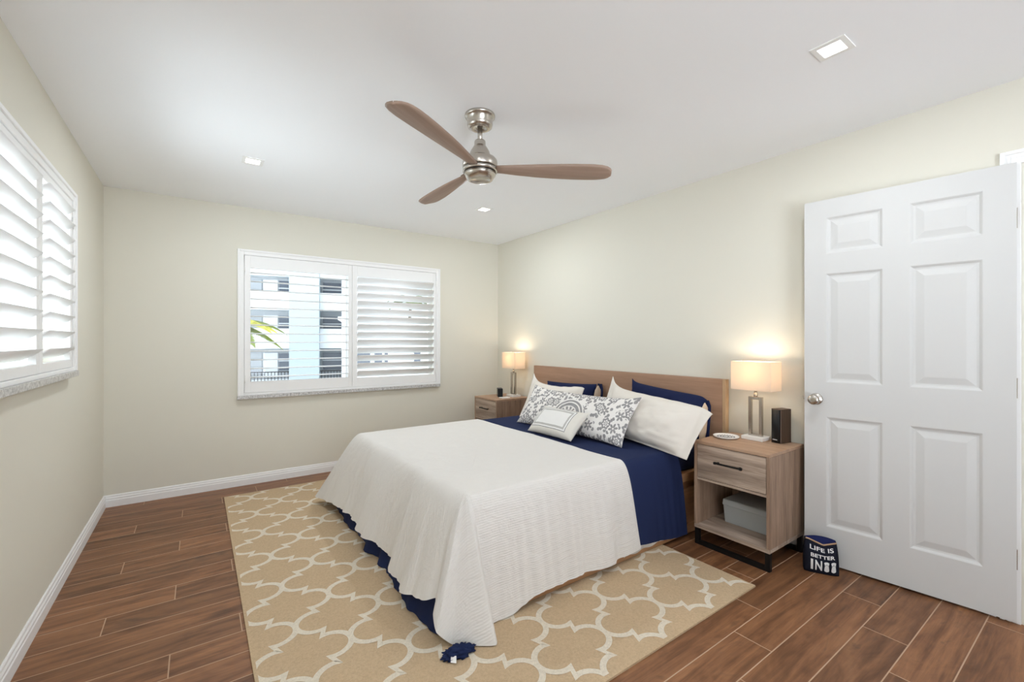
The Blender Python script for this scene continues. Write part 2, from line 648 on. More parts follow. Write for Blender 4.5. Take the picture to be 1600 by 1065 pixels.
def copy_tree(o, parent=None):
    c = o.copy()
    COL.objects.link(c)
    if parent is not None:
        c.parent = parent
    for ch in [q for q in o.children]:
        copy_tree(ch, c)
    return c


def struct(o, label=None, cat=None):
    return tag(o, label, cat, None, 'structure')


# ================================================================== SETTING
FY0 = YN
struct(MB().box(XL - 0.15, XR + 2.2, FY0, YB + 0.15, -0.08, 0.0).build('floor', M['floor']), 'brown wood-look plank tile floor with pale grout lines', 'floor')
struct(MB().box(XL - 0.15, XR + 0.15, FY0, YB + 0.15, H, H + 0.1).build('ceiling', M['ceiling']), 'flat white painted ceiling with recessed lights', 'ceiling')


def wall_with_hole(name, axis, at, thick, a0, a1, holes, label, mat=None):
    """wall plane at coordinate `at`, thickness outward; a = other horizontal axis; holes (a0,a1,z0,z1)"""
    b = MB()
    segs = []
    xs = sorted({a0, a1, *[q for h_ in holes for q in h_[:2]]})
    for i in range(len(xs) - 1):
        s0, s1 = xs[i], xs[i + 1]
        hs = [h_ for h_ in holes if h_[0] <= s0 + 1e-6 and h_[1] >= s1 - 1e-6]
        zs = [(0.0, H)]
        if hs:
            zs = [(0.0, hs[0][2]), (hs[0][3], H)]
        for z0, z1 in zs:
            if z1 - z0 > 1e-4:
                segs.append((s0, s1, z0, z1))
    lo, hi = min(at, at + thick), max(at, at + thick)
    for s0, s1, z0, z1 in segs:
        if axis == 'x':
            b.box(lo, hi, s0, s1, z0, z1)
        else:
            b.box(s0, s1, lo, hi, z0, z1)
    bmesh.ops.remove_doubles(b.bm, verts=b.bm.verts[:], dist=1e-5)
    return struct(b.build(name, mat or M['wall']), label, 'wall')


BW = (0.33, 2.16, 0.80, 2.02)     # back window hole
LW = (2.13, 3.36, 1.115, 2.03)    # left window hole
wall_with_hole('wall_back', 'y', YB, 0.15, XL - 0.15, XR + 0.15, [BW], 'cream painted wall with the wide shuttered window')
wall_with_hole('wall_left', 'x', XL, -0.15, FY0, YB, [LW], 'cream painted wall with the window nearest the camera')
wall_with_hole('wall_right', 'x', XR, 0.12, FY0, YB, [(-0.50, 0.285, 0.0, 2.072)], 'cream painted wall behind the bed headboard and door')


wall_with_hole('wall_near', 'y', YN, -0.12, XL - 0.15, XR + 0.15, [(XL, 1.25, 0.0, 2.3)], 'cream painted wall behind the camera with a wide opening added for daylight')  # unseen wall; its opening is added to let fill light in from behind


# baseboards: stepped profile extruded along a line
def baseboard(name, p0, p1, nrm, label):
    prof = [(0, 0), (0.015, 0), (0.015, 0.05), (0.012, 0.056), (0.012, 0.066), (0.008, 0.074), (0.007, 0.084), (0.003, 0.09), (0, 0.09)]
    p0, p1, n = Vector(p0), Vector(p1), Vector(nrm)
    b = MB()
    b.grid([[p + n * (d + 0.0005) + Vector((0, 0, z)) for d, z in prof] for p in (p0, p1)], closed_u=True, smooth=False)
    return struct(b.build(name, M['trim']), label, 'baseboard')


baseboard('baseboard_back', (XL, YB, 0), (XR, YB, 0), (0, -1, 0), 'white moulded baseboard under the wide window')
baseboard('baseboard_left', (XL, FY0, 0), (XL, YB - 0.0155, 0), (1, 0, 0), 'white moulded baseboard along the left wall')
baseboard('baseboard_right', (XR, 0.372, 0), (XR, YB - 0.0155, 0), (-1, 0, 0), 'white moulded baseboard behind the bed and nightstands')


# ------------------------------------------------------------------ windows with plantation shutters
def louvers(width, z0, z1, n, tilt, depth=0.089, thick=0.011):
    """slats along local x, in a frame centred on y=0 (room side is -y)"""
    b = MB()
    sp = (z1 - z0) / n
    for k in range(n):
        zc = z0 + sp * (k + 0.5)
        R = Matrix.Translation((0, 0, zc)) @ Matrix.Rotation(tilt, 4, 'X')
        prof = []
        for q in range(12):
            a = 2 * pi * q / 12
            prof.append((depth / 2 * cos(a), thick / 2 * sin(a) * (1.0 - 0.25 * abs(cos(a)))))
        rows = [[R @ Vector((x, py, pz)) for py, pz in prof] for x in (0.003, width - 0.003)]
        vv = b.grid(rows, closed_u=True)
        b.bm.faces.new(list(reversed(vv[0])))
        b.bm.faces.new(vv[-1])
    return b


def shutter_window(name, label, origin, rz, hole, frame, panels, sill, cat='window'):
    """local x along the wall, local -y into the room; hole/frame in local x,z"""
    root = struct(empty(name, origin, rz), label, cat)
    fx0, fx1, fz0, fz1 = frame
    b = MB()   # L-shaped outer frame sits on the wall and lines the opening
    fw = 0.042
    b.box(fx0, fx0 + fw, -0.032, 0.0, fz0, fz1)
    b.box(fx1 - fw, fx1, -0.032, 0.0, fz0, fz1)
    b.box(fx0 + fw, fx1 - fw, -0.032, 0.0, fz1 - fw, fz1)
    b.box(fx0 + fw, fx1 - fw, -0.032, 0.0, fz0, fz0 + 0.02)
    b.box(fx0 - 0.006, fx0 + 0.012, -0.040, 0.0, fz0, fz1 + 0.006)
    b.box(fx1 - 0.012, fx1 + 0.006, -0.040, 0.0, fz0, fz1 + 0.006)
    b.box(fx0 + 0.012, fx1 - 0.012, -0.040, 0.0, fz1 - 0.012, fz1 + 0.006)
    b.build('window_frame', M['shutter'], root, bevel=0.003)
    hx0, hx1, hz0, hz1 = hole
    b = MB()   # aluminium sash near the outside
    for x0, x1, z0, z1 in ((hx0, hx0 + 0.035, hz0, hz1), (hx1 - 0.035, hx1, hz0, hz1), (hx0, hx1, hz0, hz0 + 0.035), (hx0, hx1, hz1 - 0.035, hz1), ((hx0 + hx1) / 2 - 0.025, (hx0 + hx1) / 2 + 0.025, hz0, hz1)):
        b.box(x0, x1, 0.10, 0.135, z0, z1)
    b.build('sash', M['shutter'], root)
    b = MB()
    b.box(hx0 + 0.01, hx1 - 0.01, 0.117, 0.121, hz0 + 0.01, hz1 - 0.01)
    b.build('glass_pane', M['glass'], root)
    for (px0, px1, pz0, pz1, ox0, ox1, oz0, oz1, n, tilt, hinge) in panels:
        pn = MB()
        pn.box(px0, ox0, -0.026, 0.002, pz0, pz1)
        pn.box(ox1, px1, -0.026, 0.002, pz0, pz1)
        pn.box(ox0, ox1, -0.026, 0.002, oz1, pz1)
        pn.box(ox0, ox1, -0.026, 0.002, pz0, oz0)
        po = pn.build('shutter_panel', M['shutter'], root, bevel=0.002)
        lv = louvers(ox1 - ox0, oz0, oz1, n, tilt)
        lv.build('louvers', M['shutter'], po, loc=(ox0, -0.012, 0))
        h = MB()
        for hz in (pz0 + 0.12, pz1 - 0.12):
            h.lathe([(0.004, -0.03), (0.004, 0.03)], 8, (hinge, -0.030, hz))
        h.build('hinge', M['white_plastic'], po)
    s = MB()
    s.box(fx0 - 0.01, fx1 + 0.004, -0.045, 0.0, sill[0], sill[1])
    s.build('sill', M['stone'], root, bevel=0.002)
    return root


# back window: local x = world x, room side = -y
shutter_window('window_1', 'wide white plantation shutter window with one open and one tilted leaf', (0, YB, 0), 0.0,
               BW, (0.286, 2.202, 0.787, 2.058),
               [(0.332, 1.2485, 0.81, 2.014, 0.378, 1.213, 0.905, 1.905, 13, radians(2), 0.334),
                (1.2515, 2.158, 0.81, 2.014, 1.300, 2.132, 0.895, 1.908, 13, radians(-46), 2.156)],
               (0.757, 0.787))
# left window: local x -> world y, local -y (room) -> world +x
shutter_window('window_2', 'white plantation shutter window on the wall nearest the camera, louvers half tilted', (XL, 0, 0), radians(90),
               (LW[0], LW[1], LW[2], LW[3]), (2.09, 3.40, 1.103, 2.07),
               [(2.136, 2.7435, 1.125, 2.026, 2.182, 2.70, 1.166, 1.985, 10, radians(-35), 2.138),
                (2.7465, 3.354, 1.125, 2.026, 2.792, 3.308, 1.166, 1.985, 10, radians(-35), 3.352)],
               (1.073, 1.103))

# ------------------------------------------------------------------ doorway, casing, hall
b = MB()
CY1, CZ = 0.361, 2.121


def casing_bar(b, y0, y1, z0, z1, inner):
    b.box(XR - 0.016, XR, y0, y1, z0, z1)


b.box(XR - 0.012, XR + 0.002, 0.285 + 0.012, CY1, 0, CZ)
b.box(XR - 0.018, XR - 0.012, CY1 - 0.016, CY1, 0, CZ)
b.box(XR - 0.015, XR - 0.012, CY1 - 0.034, CY1 - 0.022, 0, CZ - 0.022)
b.box(XR - 0.012, XR + 0.002, -0.574, 0.297, 2.060, CZ)
b.box(XR - 0.018, XR - 0.012, -0.574, CY1 - 0.016, CZ - 0.016, CZ)
b.box(XR - 0.015, XR - 0.012, -0.574, CY1 - 0.034, CZ - 0.034, CZ - 0.022)
struct(b.build('trim_1', M['trim'], bevel=0.0015), 'white moulded door casing above and beside the open door', 'trim')
b = MB()
b.box(XR, XR + 0.12, 0.273, 0.285, 0, 2.06)
b.box(XR, XR + 0.12, -0.50, 0.285, 2.06, 2.072)
b.box(XR + 0.045, XR + 0.075, 0.262, 0.273, 0, 2.06)
struct(b.build('trim_2', M['trim'], bevel=0.001), 'white door jamb lining with its stop', 'trim')
struct(MB().box(XR + 1.6, XR + 1.7, FY0, 2.6, 0, H).build('wall_hall', M['hall']), 'hallway wall seen past the door edge', 'wall')
struct(MB().box(XR + 0.15, XR + 1.7, FY0, 2.6, H, H + 0.1).build('ceiling_hall', M['ceiling']), 'hallway ceiling past the door edge', 'ceiling')

# ------------------------------------------------------------------ the open six-panel door
dA, dB = Vector((2.879, 1.121)), Vector((2.974, 0.308))
ddir = (dA - dB).normalized()
DW, DT, DZ0, DZ1 = 0.815, 0.035, 0.012, 2.062
door = struct(empty('door_1', (dB.x, dB.y, 0), math.atan2(ddir.y, ddir.x)), 'white six-panel door standing open against the right wall', 'door')
# local x from the hinge (0) to the free edge (DW); local +y faces the room
panels = []
for x0, x1 in ((0.103, 0.356), (0.463, 0.710)):
    for z0, z1 in ((0.221, 0.838), (1.033, 1.644), (1.756, 1.960)):
        panels.append((x0, x1, z0, z1))


def door_face(b, y, sgn):
    xs = sorted({0, DW, *[q for p in panels for q in p[:2]]})
    zs = sorted({DZ0, DZ1, *[q for p in panels for q in p[2:]]})
    for i in range(len(xs) - 1):
        for j in range(len(zs) - 1):
            cx, cz = (xs[i] + xs[i + 1]) / 2, (zs[j] + zs[j + 1]) / 2
            if any(p[0] < cx < p[1] and p[2] < cz < p[3] for p in panels):
                continue
            b.face([(xs[i], y, zs[j]), (xs[i + 1], y, zs[j]), (xs[i + 1], y, zs[j + 1]), (xs[i], y, zs[j + 1])])
    for x0, x1, z0, z1 in panels:
        rings = [(0, 0), (0.004, -0.002), (0.012, -0.009), (0.020, -0.0105), (0.026, -0.0095), (0.052, -0.0025), (0.056, -0.002)]
        rows = []
        for ins, dep in rings:
            yy = y + sgn * dep
            rows.append([(x0 + ins, yy, z0 + ins), (x1 - ins, yy, z0 + ins), (x1 - ins, yy, z1 - ins), (x0 + ins, yy, z1 - ins)])
        vv = b.grid(rows, closed_u=True, smooth=False)
        b.bm.faces.new(vv[-1])


b = MB()
door_face(b, 0.0, 1)
door_face(b, -DT, -1)
for q in ([(0, 0, DZ0), (0, -DT, DZ0), (0, -DT, DZ1), (0, 0, DZ1)], [(DW, 0, DZ0), (DW, -DT, DZ0), (DW, -DT, DZ1), (DW, 0, DZ1)],
          [(0, 0, DZ0), (DW, 0, DZ0), (DW, -DT, DZ0), (0, -DT, DZ0)], [(0, 0, DZ1), (DW, 0, DZ1), (DW, -DT, DZ1), (0, -DT, DZ1)]):
    b.face(q)
bmesh.ops.remove_doubles(b.bm, verts=b.bm.verts[:], dist=1e-5)
# keep hinge edge local x negative free: door runs from x=0 to DW
b.build('door_slab', M['door'], door)
b = MB()
kx, kz = DW - 0.058, 0.934
b.lathe([(0.033, 0.0), (0.033, 0.004), (0.029, 0.009), (0.016, 0.011), (0.012, 0.016), (0.012, 0.030), (0.018, 0.036), (0.026, 0.042), (0.0285, 0.050), (0.0275, 0.058), (0.021, 0.064), (0.010, 0.066)], 32, (kx, 0, kz), 'y')
b.build('knob', M['nickel'], door)
b = MB()
b.box(DW - 0.001, DW + 0.002, -0.028, -0.008, kz - 0.028, kz + 0.028)
b.box(DW + 0.002, DW + 0.010, -0.023, -0.013, kz - 0.009, kz + 0.009)
b.build('latch', M['nickel'], door)
for hz in (0.29, 1.055, 1.815):
    b = MB()
    b.box(-0.0025, 0.0005, -0.032, -0.004, hz - 0.045, hz + 0.045)
    b.lathe([(0.005, hz - 0.047), (0.005, hz + 0.047)], 10, (-0.006, -0.036, 0))
    b.build('hinge', M['nickel'], door)


# ================================================================== LIGHT FITTINGS
def downlight(x, y, label):
    r = empty('recessed_ceiling_light', (x, y, H), 0, label, 'ceiling light', 'recessed ceiling lights')
    b = MB()
    o, i, d = 0.060, 0.040, 0.028
    rows = [[(-o, -o, 0), (o, -o, 0), (o, o, 0), (-o, o, 0)],
            [(-o, -o, -0.004), (o, -o, -0.004), (o, o, -0.004), (-o, o, -0.004)],
            [(-i, -i, -0.005), (i, -i, -0.005), (i, i, -0.005), (-i, i, -0.005)]]
    b.grid(rows, closed_u=True, smooth=False)
    b.build('trim_frame', M['white_plastic'], r)
    b = MB()
    b.box(-i + 0.001, i - 0.001, -i + 0.001, i - 0.001, -0.0042, -0.0006)
    b.build('led_lens', M['led'], r)
    ld = bpy.data.lights.new('downlight_beam', 'AREA')
    ld.shape = 'SQUARE'
    ld.size = 0.075
    ld.energy = DOWNLIGHT_W
    ld.color = (0.91, 0.96, 1.0)
    lo = bpy.data.objects.new('downlight_beam', ld)
    COL.objects.link(lo)
    lo.parent = r
    lo.location = (0, 0, -0.008)
    return r


downlight(2.076, 0.706, 'square recessed ceiling light near the open door')
downlight(0.293, 3.34, 'square recessed ceiling light above the floor by the left wall corner')
downlight(0.293, 0.706, 'square recessed ceiling light over the near left side of the room')
downlight(2.085, 3.37, 'square recessed ceiling light just below the fan hub, above the bed')

# ------------------------------------------------------------------ ceiling fan
fan = empty('ceiling_fan', (1.198, 1.977, H), 0, 'brushed nickel ceiling fan with three brown wooden blades', 'ceiling fan')
b = MB()
b.lathe([(0.010, 0.0), (0.078, 0.0), (0.079, -0.006), (0.077, -0.013), (0.070, -0.016), (0.066, -0.018), (0.066, -0.052), (0.062, -0.064), (0.050, -0.071), (0.022, -0.072), (0.020, -0.068)], 48)
b.build('canopy', M['nickel'], fan)
b = MB()
b.lathe([(0.0125, -0.06), (0.0125, -0.15)], 20)
b.build('downrod', M['nickel'], fan)
b = MB()
b.lathe([(0.016, -0.130), (0.027, -0.134), (0.029, -0.140), (0.029, -0.158), (0.032, -0.162), (0.036, -0.168), (0.049, -0.190), (0.056, -0.214), (0.058, -0.220),
         (0.070, -0.222), (0.082, -0.228), (0.089, -0.238), (0.091, -0.250), (0.091, -0.272), (0.089, -0.276)], 48)
b.build('motor_housing', M['nickel'], fan)
b = MB()
b.lathe([(0.083, -0.274), (0.083, -0.310)], 48)
b.build('groove', M['nickel_dark'], fan)
b = MB()
b.lathe([(0.082, -0.280), (0.090, -0.280), (0.090, -0.296), (0.082, -0.298)], 48)
b.build('motor_band', M['nickel'], fan)
b = MB()
b.lathe([(0.080, -0.303), (0.084, -0.304), (0.082, -0.312), (0.066, -0.336), (0.056, -0.338), (0.052, -0.3385), (0.050, -0.336), (0.010, -0.336)], 48)
b.build('bottom_cap', M['nickel'], fan)


def fan_blade():
    b = MB()
    stations = [(0.085, 0.030, -0.030), (0.13, 0.036, -0.036), (0.20, 0.048, -0.046), (0.30, 0.060, -0.060), (0.40, 0.066, -0.073), (0.50, 0.068, -0.084),
                (0.58, 0.066, -0.090), (0.63, 0.062, -0.088), (0.665, 0.054, -0.078), (0.685, 0.043, -0.062), (0.697, 0.026, -0.044), (0.702, 0.008, -0.024), (0.7035, -0.006, -0.010)]
    rows = []
    for r, yp, ym in stations:
        pitch = -radians(14 - 5 * r / 0.7)
        row = []
        for s, dz in ((0, .5), (0.12, 1), (0.5, 1), (0.88, 1), (1, .5), (0.88, -1), (0.5, -1), (0.12, -1)):
            y = ym + (yp - ym) * s
            z = 0.0035 * dz - 0.008 * (1 - (2 * s - 1) ** 2)
            row.append((r, y * cos(pitch) - z * sin(pitch), -0.277 + y * sin(pitch) + z * cos(pitch)))
        rows.append(row)
    vv = b.grid(rows, closed_u=True)
    b.bm.faces.new(list(reversed(vv[0])))
    b.bm.faces.new(vv[-1])
    return b


def blade_iron():
    b = MB()
    b.box(0.070, 0.135, -0.017, 0.017, -0.274, -0.268)
    b.box(0.120, 0.165, -0.026, 0.026, -0.273, -0.2685)
    return b


for a in (90, -28, -148):
    o = fan_blade().build('blade', M['fan_blade'], fan)
    o.rotation_euler = (0, 0, radians(a))
    blade_iron().build('blade_bracket', M['nickel'], o, bevel=0.002)


# ================================================================== RUG
def mk_rug_mesh():
    b = MB()
    x0, x1, y0, y1, zt = 0.172, 2.342, 1.135, 4.247, 0.008
    b.box(x0, x1, y0, y1, 0.0, zt, 0)
    for f in b.bm.faces:
        if abs(f.normal.z) < 0.5:
            pass
    hx, hy, X0, Y0 = 0.1812, 0.198, 0.350, 2.131
    lx0, lx1, ly0, ly1 = x0 + 0.012, x1 - 0.012, y0 + 0.020, y1 - 0.012
    LW2 = 0.0125

    def clip(poly):
        for ax, lim, keep in ((0, lx0, 1), (0, lx1, -1), (1, ly0, 1), (1, ly1, -1)):
            out = []
            for i in range(len(poly)):
                p, q = poly[i], poly[(i + 1) % len(poly)]
                ip, iq = (p[ax] - lim) * keep >= 0, (q[ax] - lim) * keep >= 0
                if ip:
                    out.append(p)
                if ip != iq:
                    s = (lim - p[ax]) / (q[ax] - p[ax])
                    out.append((p[0] + (q[0] - p[0]) * s, p[1] + (q[1] - p[1]) * s))
            poly = out
            if len(poly) < 3:
                return []
        return poly

    # one edge from an x-vertex to a y-vertex of a cell, first quadrant
    half = []
    a_, b_ = 0.086, 0.079
    for k in range(9):
        t = radians(90) * k / 8
        half.append((hx - a_ + a_ * cos(t), b_ * sin(t)))
    half.append((hx / 2 - 0.009, b_ - 0.004))
    other = [(hx - p[0], hy - p[1]) for p in reversed(half)]
    edge = half + other
    # mitred offset strip
    L, R = [], []
    n = len(edge)
    for i in range(n):
        p = Vector(edge[i])
        d0 = (p - Vector(edge[i - 1])).normalized() if i else None
        d1 = (Vector(edge[i + 1]) - p).normalized() if i < n - 1 else None
        d0 = d0 or d1
        d1 = d1 or d0
        n0, n1 = Vector((-d0.y, d0.x)), Vector((-d1.y, d1.x))
        mm = (n0 + n1)
        mm = mm.normalized() if mm.length > 1e-4 else n0
        k = LW2 / max(0.60, mm.dot(n0))
        L.append(p + mm * k)
        R.append(p - mm * k)
    zz = zt + 0.0006
    for i in range(-3, 16):
        for j in range(-14, 16):
            if (i + j) % 2 == 0:
                continue
            cx, cy = X0 + hx * i, Y0 + hy * j
            for sx in (1,):
                for sy in (1, -1):
                    for q in range(n - 1):
                        poly = [(cx + sx * v.x, cy + sy * v.y) for v in (L[q], L[q + 1], R[q + 1], R[q])]
                        if sx * sy < 0:
                            poly.reverse()
                        poly = clip(poly)
                        if len(poly) >= 3:
                            ar = sum(poly[m][0] * poly[(m + 1) % len(poly)][1] - poly[(m + 1) % len(poly)][0] * poly[m][1] for m in range(len(poly)))
                            if ar < 0:
                                poly.reverse()
                            b.face([(x, y, zz + (0.0003 if sy > 0 else 0.0) + 0.00001 * q) for x, y in poly], 1)
    return b.build('area_rug', [M['rug_tan'], M['rug_cream']], fixn=False)


tag(mk_rug_mesh(), 'tan area rug with cream trellis pattern lying under the bed', 'rug')

# ================================================================== BED
BY0, BY1, BX0, BX1 = 1.705, 3.475, 0.955, 2.94
bed = empty('platform_bed', (2.0, (BY0 + BY1) / 2, 0.0085), 0, 'wooden platform bed frame with a wide flat taupe headboard', 'bed')


def part_abs(mb, name, mat, parent, **kw):
    """build from world coordinates under a parent that is only translated"""
    o = mb.build(name, mat, parent, **kw)
    o.location = -Vector(parent.location)
    return o


hb = part_abs(MB().box(2.956, 2.996, 1.655, 3.76, 0.10, 1.0), 'headboard', M['headboard'], bed, bevel=0.002)
b = MB().box(2.955, 2.997, 1.632, 1.6545, 0.10, 1.0)
eo = b.build('edge_strip', M['bed_edge'], hb, bevel=0.001)
b = MB()
b.box(BX0, BX1, BY0, BY0 + 0.05, 0.345, 0.40)
b.box(BX0, BX1, BY1 - 0.05, BY1, 0.345, 0.40)
b.box(BX0, BX0 + 0.05, BY0 + 0.05, BY1 - 0.05, 0.345, 0.40)
part_abs(b, 'top_rail', M['bed_wood'], bed, bevel=0.002)
b = MB()
b.box(BX0, BX1, BY0 + 0.012, BY0 + 0.032, 0.02, 0.29)
b.box(BX0, BX1, BY1 - 0.032, BY1 - 0.012, 0.02, 0.29)
b.box(BX0, BX0 + 0.02, BY0 + 0.03, BY1 - 0.03, 0.02, 0.345)
part_abs(b, 'side_panel', M['bed_wood'], bed, bevel=0.0015)
b = MB()
b.box(BX0, BX1, BY0 + 0.034, BY0 + 0.05, 0.012, 0.345)
part_abs(b, 'inner_side', M['bed_wood'], bed)
b = MB()
b.box(BX0, BX1, BY1 - 0.05, BY1 - 0.034, 0.012, 0.345)
part_abs(b, 'inner_side', M['bed_wood'], bed)
b = MB()
b.box(BX0 + 0.1, 2.86, BY0 - 0.012, BY0 + 0.022, 0.0098, 0.062)
part_abs(b, 'base_rail', M['bed_wood'], bed, bevel=0.002)
b = MB()
b.box(BX0 + 0.03, BX1, BY0 + 0.05, BY1 - 0.05, 0.30, 0.34)
part_abs(b, 'slat_deck', M['bed_wood'], bed)


def rounded_slab(x0, x1, y0, y1, z0, z1, r, n=6):
    b = MB()
    rows = []

    def ring(ins, z):
        pts = []
        rr = 0.06
        for cx, cy, a0 in ((x1 - rr, y1 - rr, 0), (x0 + rr, y1 - rr, 90), (x0 + rr, y0 + rr, 180), (x1 - rr, y0 + rr, 270)):
            for k in range(n + 1):
                a = radians(a0 + 90 * k / n)
                pts.append((cx + (rr - ins) * cos(a), cy + (rr - ins) * sin(a), z))
        return pts

    for k in range(n + 1):
        a = pi / 2 * k / n
        rows.append(ring(r * (1 - sin(a)), z0 + r * (1 - cos(a))))
    for k in range(n + 1):
        a = pi / 2 * k / n
        rows.append(ring(r * (1 - cos(a)), z1 - r * (1 - sin(a))))
    vv = b.grid(rows, closed_u=True)
    b.bm.faces.new(list(reversed(vv[0])))
    b.bm.faces.new(vv[-1])
    return b


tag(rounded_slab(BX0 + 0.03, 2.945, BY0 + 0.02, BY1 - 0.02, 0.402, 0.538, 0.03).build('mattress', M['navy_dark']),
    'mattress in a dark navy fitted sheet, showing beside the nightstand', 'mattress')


# ---- draped sheets: a U-shaped skirt around the mattress plus the flat top
def drape(keys, spine, ztop, ins, sub=10, rows_side=14, pleat=None, top_rows=8, ztopf=None):
    """keys: (Ex,Ey, nx,ny, Hx,Hy,Hz, amp); returns MB with uv in cloth metres"""
    K = []
    for i in range(len(keys) - 1):
        m = sub
        for k in range(m):
            t = k / m
            ts = t * t * (3 - 2 * t)
            p0 = keys[max(i - 1, 0)]
            p1, p2 = keys[i], keys[i + 1]
            p3 = keys[min(i + 2, len(keys) - 1)]
            v = []
            for q in range(8):
                if q < 4 or q == 7:
                    v.append(p1[q] + (p2[q] - p1[q]) * t)
                else:
                    a, b_, c, d = p0[q], p1[q], p2[q], p3[q]
                    cm = 0.5 * ((2 * b_) + (c - a) * t + (2 * a - 5 * b_ + 4 * c - d) * t * t + (3 * b_ - a - 3 * c + d) * t ** 3)
                    ln = b_ + (c - b_) * t
                    v.append(0.5 * cm + 0.5 * ln)
            K.append(v)
    K.append(list(keys[-1]))
    cols, uvc = [], []
    s = 0.0
    prev = None
    for v in K:
        Ex, Ey, nx, ny, Hx, Hy, Hz, amp = v
        nn = Vector((nx, ny, 0)).normalized()
        E = Vector((Ex, Ey, 0))
        if prev is not None:
            s += (Vector((Hx, Hy, 0)) - prev).length * 0.5 + (E - pe).length * 0.5
        prev, pe = Vector((Hx, Hy, 0)), E
        I = E - nn * ins
        S = spine(E, nn)
        col, uv = [], []
        for k in range(top_rows):
            t = k / top_rows
            p = S + (I - S) * t
            z = ztop + (ztopf(p.x, p.y) if ztopf else 0)
            col.append(Vector((p.x, p.y, z)))
            uv.append((p.x, p.y))
        zt = ztop + (ztopf(I.x, I.y) if ztopf else 0)
        P0 = Vector((I.x, I.y, zt))
        P1 = Vector((E.x, E.y, ztop + 0.004))
        Hh = Vector((Hx, Hy, Hz))
        P2 = Vector((E.x + (Hx - E.x) * 0.25, E.y + (Hy - E.y) * 0.25, ztop - 0.16))
        dist = 0.0
        last = P0
        for k in range(rows_side + 1):
            t = k / rows_side
            p = P0 * (1 - t) ** 3 + P1 * 3 * t * (1 - t) ** 2 + P2 * 3 * t * t * (1 - t) + Hh * t ** 3
            if pleat and amp:
                p = p + nn * amp * pleat(s, t) * (t ** 1.4)
            p.z = max(p.z, 0.0105)
            dist += (p - last).length
            last = p
            col.append(p)
            q = Vector((I.x, I.y, 0)) + nn * dist
            uv.append((q.x, q.y))
        cols.append(col)
        uvc.append(uv)
    b = MB()
    b.grid(cols, uvs=uvc)
    return b


def crumple(x, y):
    return 0.006 * noise.noise(Vector((x * 2.2, y * 3.1, 0.3))) + 0.003 * noise.noise(Vector((x * 7, y * 9, 1.7)))


def pleats(s, t):
    a = noise.noise(Vector((s * 8.0, t * 0.8, 2.2)))
    a = math.copysign(abs(a) ** 0.7, a)
    return a * 1.4 + 0.8 * noise.noise(Vector((s * 19.0, t * 1.3, 5.1))) + 0.35 * noise.noise(Vector((s * 40.0, t * 2.0, 8.1)))


NE, FE = 1.690, 3.455          # near and far top edges of the coverlet
cov_keys = [
    (2.03, FE, 0, 1, 2.05, 3.53, 0.06, 0.008),
    (1.30, FE, 0, 1, 1.30, 3.54, 0.06, 0.012),
    (1.02, FE, -0.15, 1, 0.98, 3.60, 0.06, 0.012),
    (0.965, 3.44, -0.7, 0.7, 0.748, 3.70, 0.055, 0.004),
    (0.945, 3.36, -1, 0.0, 0.775, 3.52, 0.075, 0.010),
    (0.94, 3.00, -1, 0, 0.80, 3.03, 0.118, 0.024),
    (0.94, 2.50, -1, 0, 0.805, 2.56, 0.116, 0.027),
    (0.94, 2.27, -1, 0, 0.838, 2.30, 0.095, 0.021),
    (0.94, 2.05, -1, 0, 0.788, 2.06, 0.072, 0.018),
    (0.94, 1.88, -1, 0, 0.800, 1.80, 0.135, 0.015),
    (0.945, 1.80, -1, -0.1, 0.835, 1.735, 0.165, 0.004),
    (0.95, 1.765, -0.9, -0.45, 0.800, 1.690, 0.125, 0.0),
    (0.955, 1.745, -0.75, -0.65, 0.795, 1.650, 0.075, 0.0),
    (0.96, 1.730, -0.65, -0.75, 0.855, 1.635, 0.016, 0.0),
    (0.965, 1.715, -0.55, -0.85, 0.925, 1.582, 0.012, 0.0),
    (0.97, 1.708, -0.5, -0.9, 1.002, 1.530, 0.012, 0.0),
    (0.98, 1.700, -0.3, -0.95, 1.030, 1.580, 0.012, 0.0),
    (1.00, 1.692, -0.1, -1, 1.030, 1.652, 0.014, 0.002),
    (1.16, NE, 0, -1, 1.185, 1.655, 0.013, 0.006),
    (1.30, NE, 0, -1, 1.33, 1.652, 0.060, 0.014),
    (1.55, NE, 0, -1, 1.58, 1.655, 0.055, 0.016),
    (1.80, NE, 0, -1, 1.83, 1.655, 0.052, 0.014),
    (2.025, NE, 0, -1, 2.09, 1.660, 0.066, 0.004),
]


def cov_spine(E, n):
    return Vector((min(2.03, max(E.x, 1.55)), 2.575, 0))


cov = drape(cov_keys, cov_spine, 0.566, 0.075, 18, 20, pleats, 10, crumple).build('coverlet', M['coverlet'])
sm = cov.modifiers.new('thickness', 'SOLIDIFY')
sm.thickness = 0.004
sm.offset = 1.0
sm.use_rim = False
tag(cov, 'white ribbed coverlet draped over the bed with one corner trailing on the rug', 'bedspread')

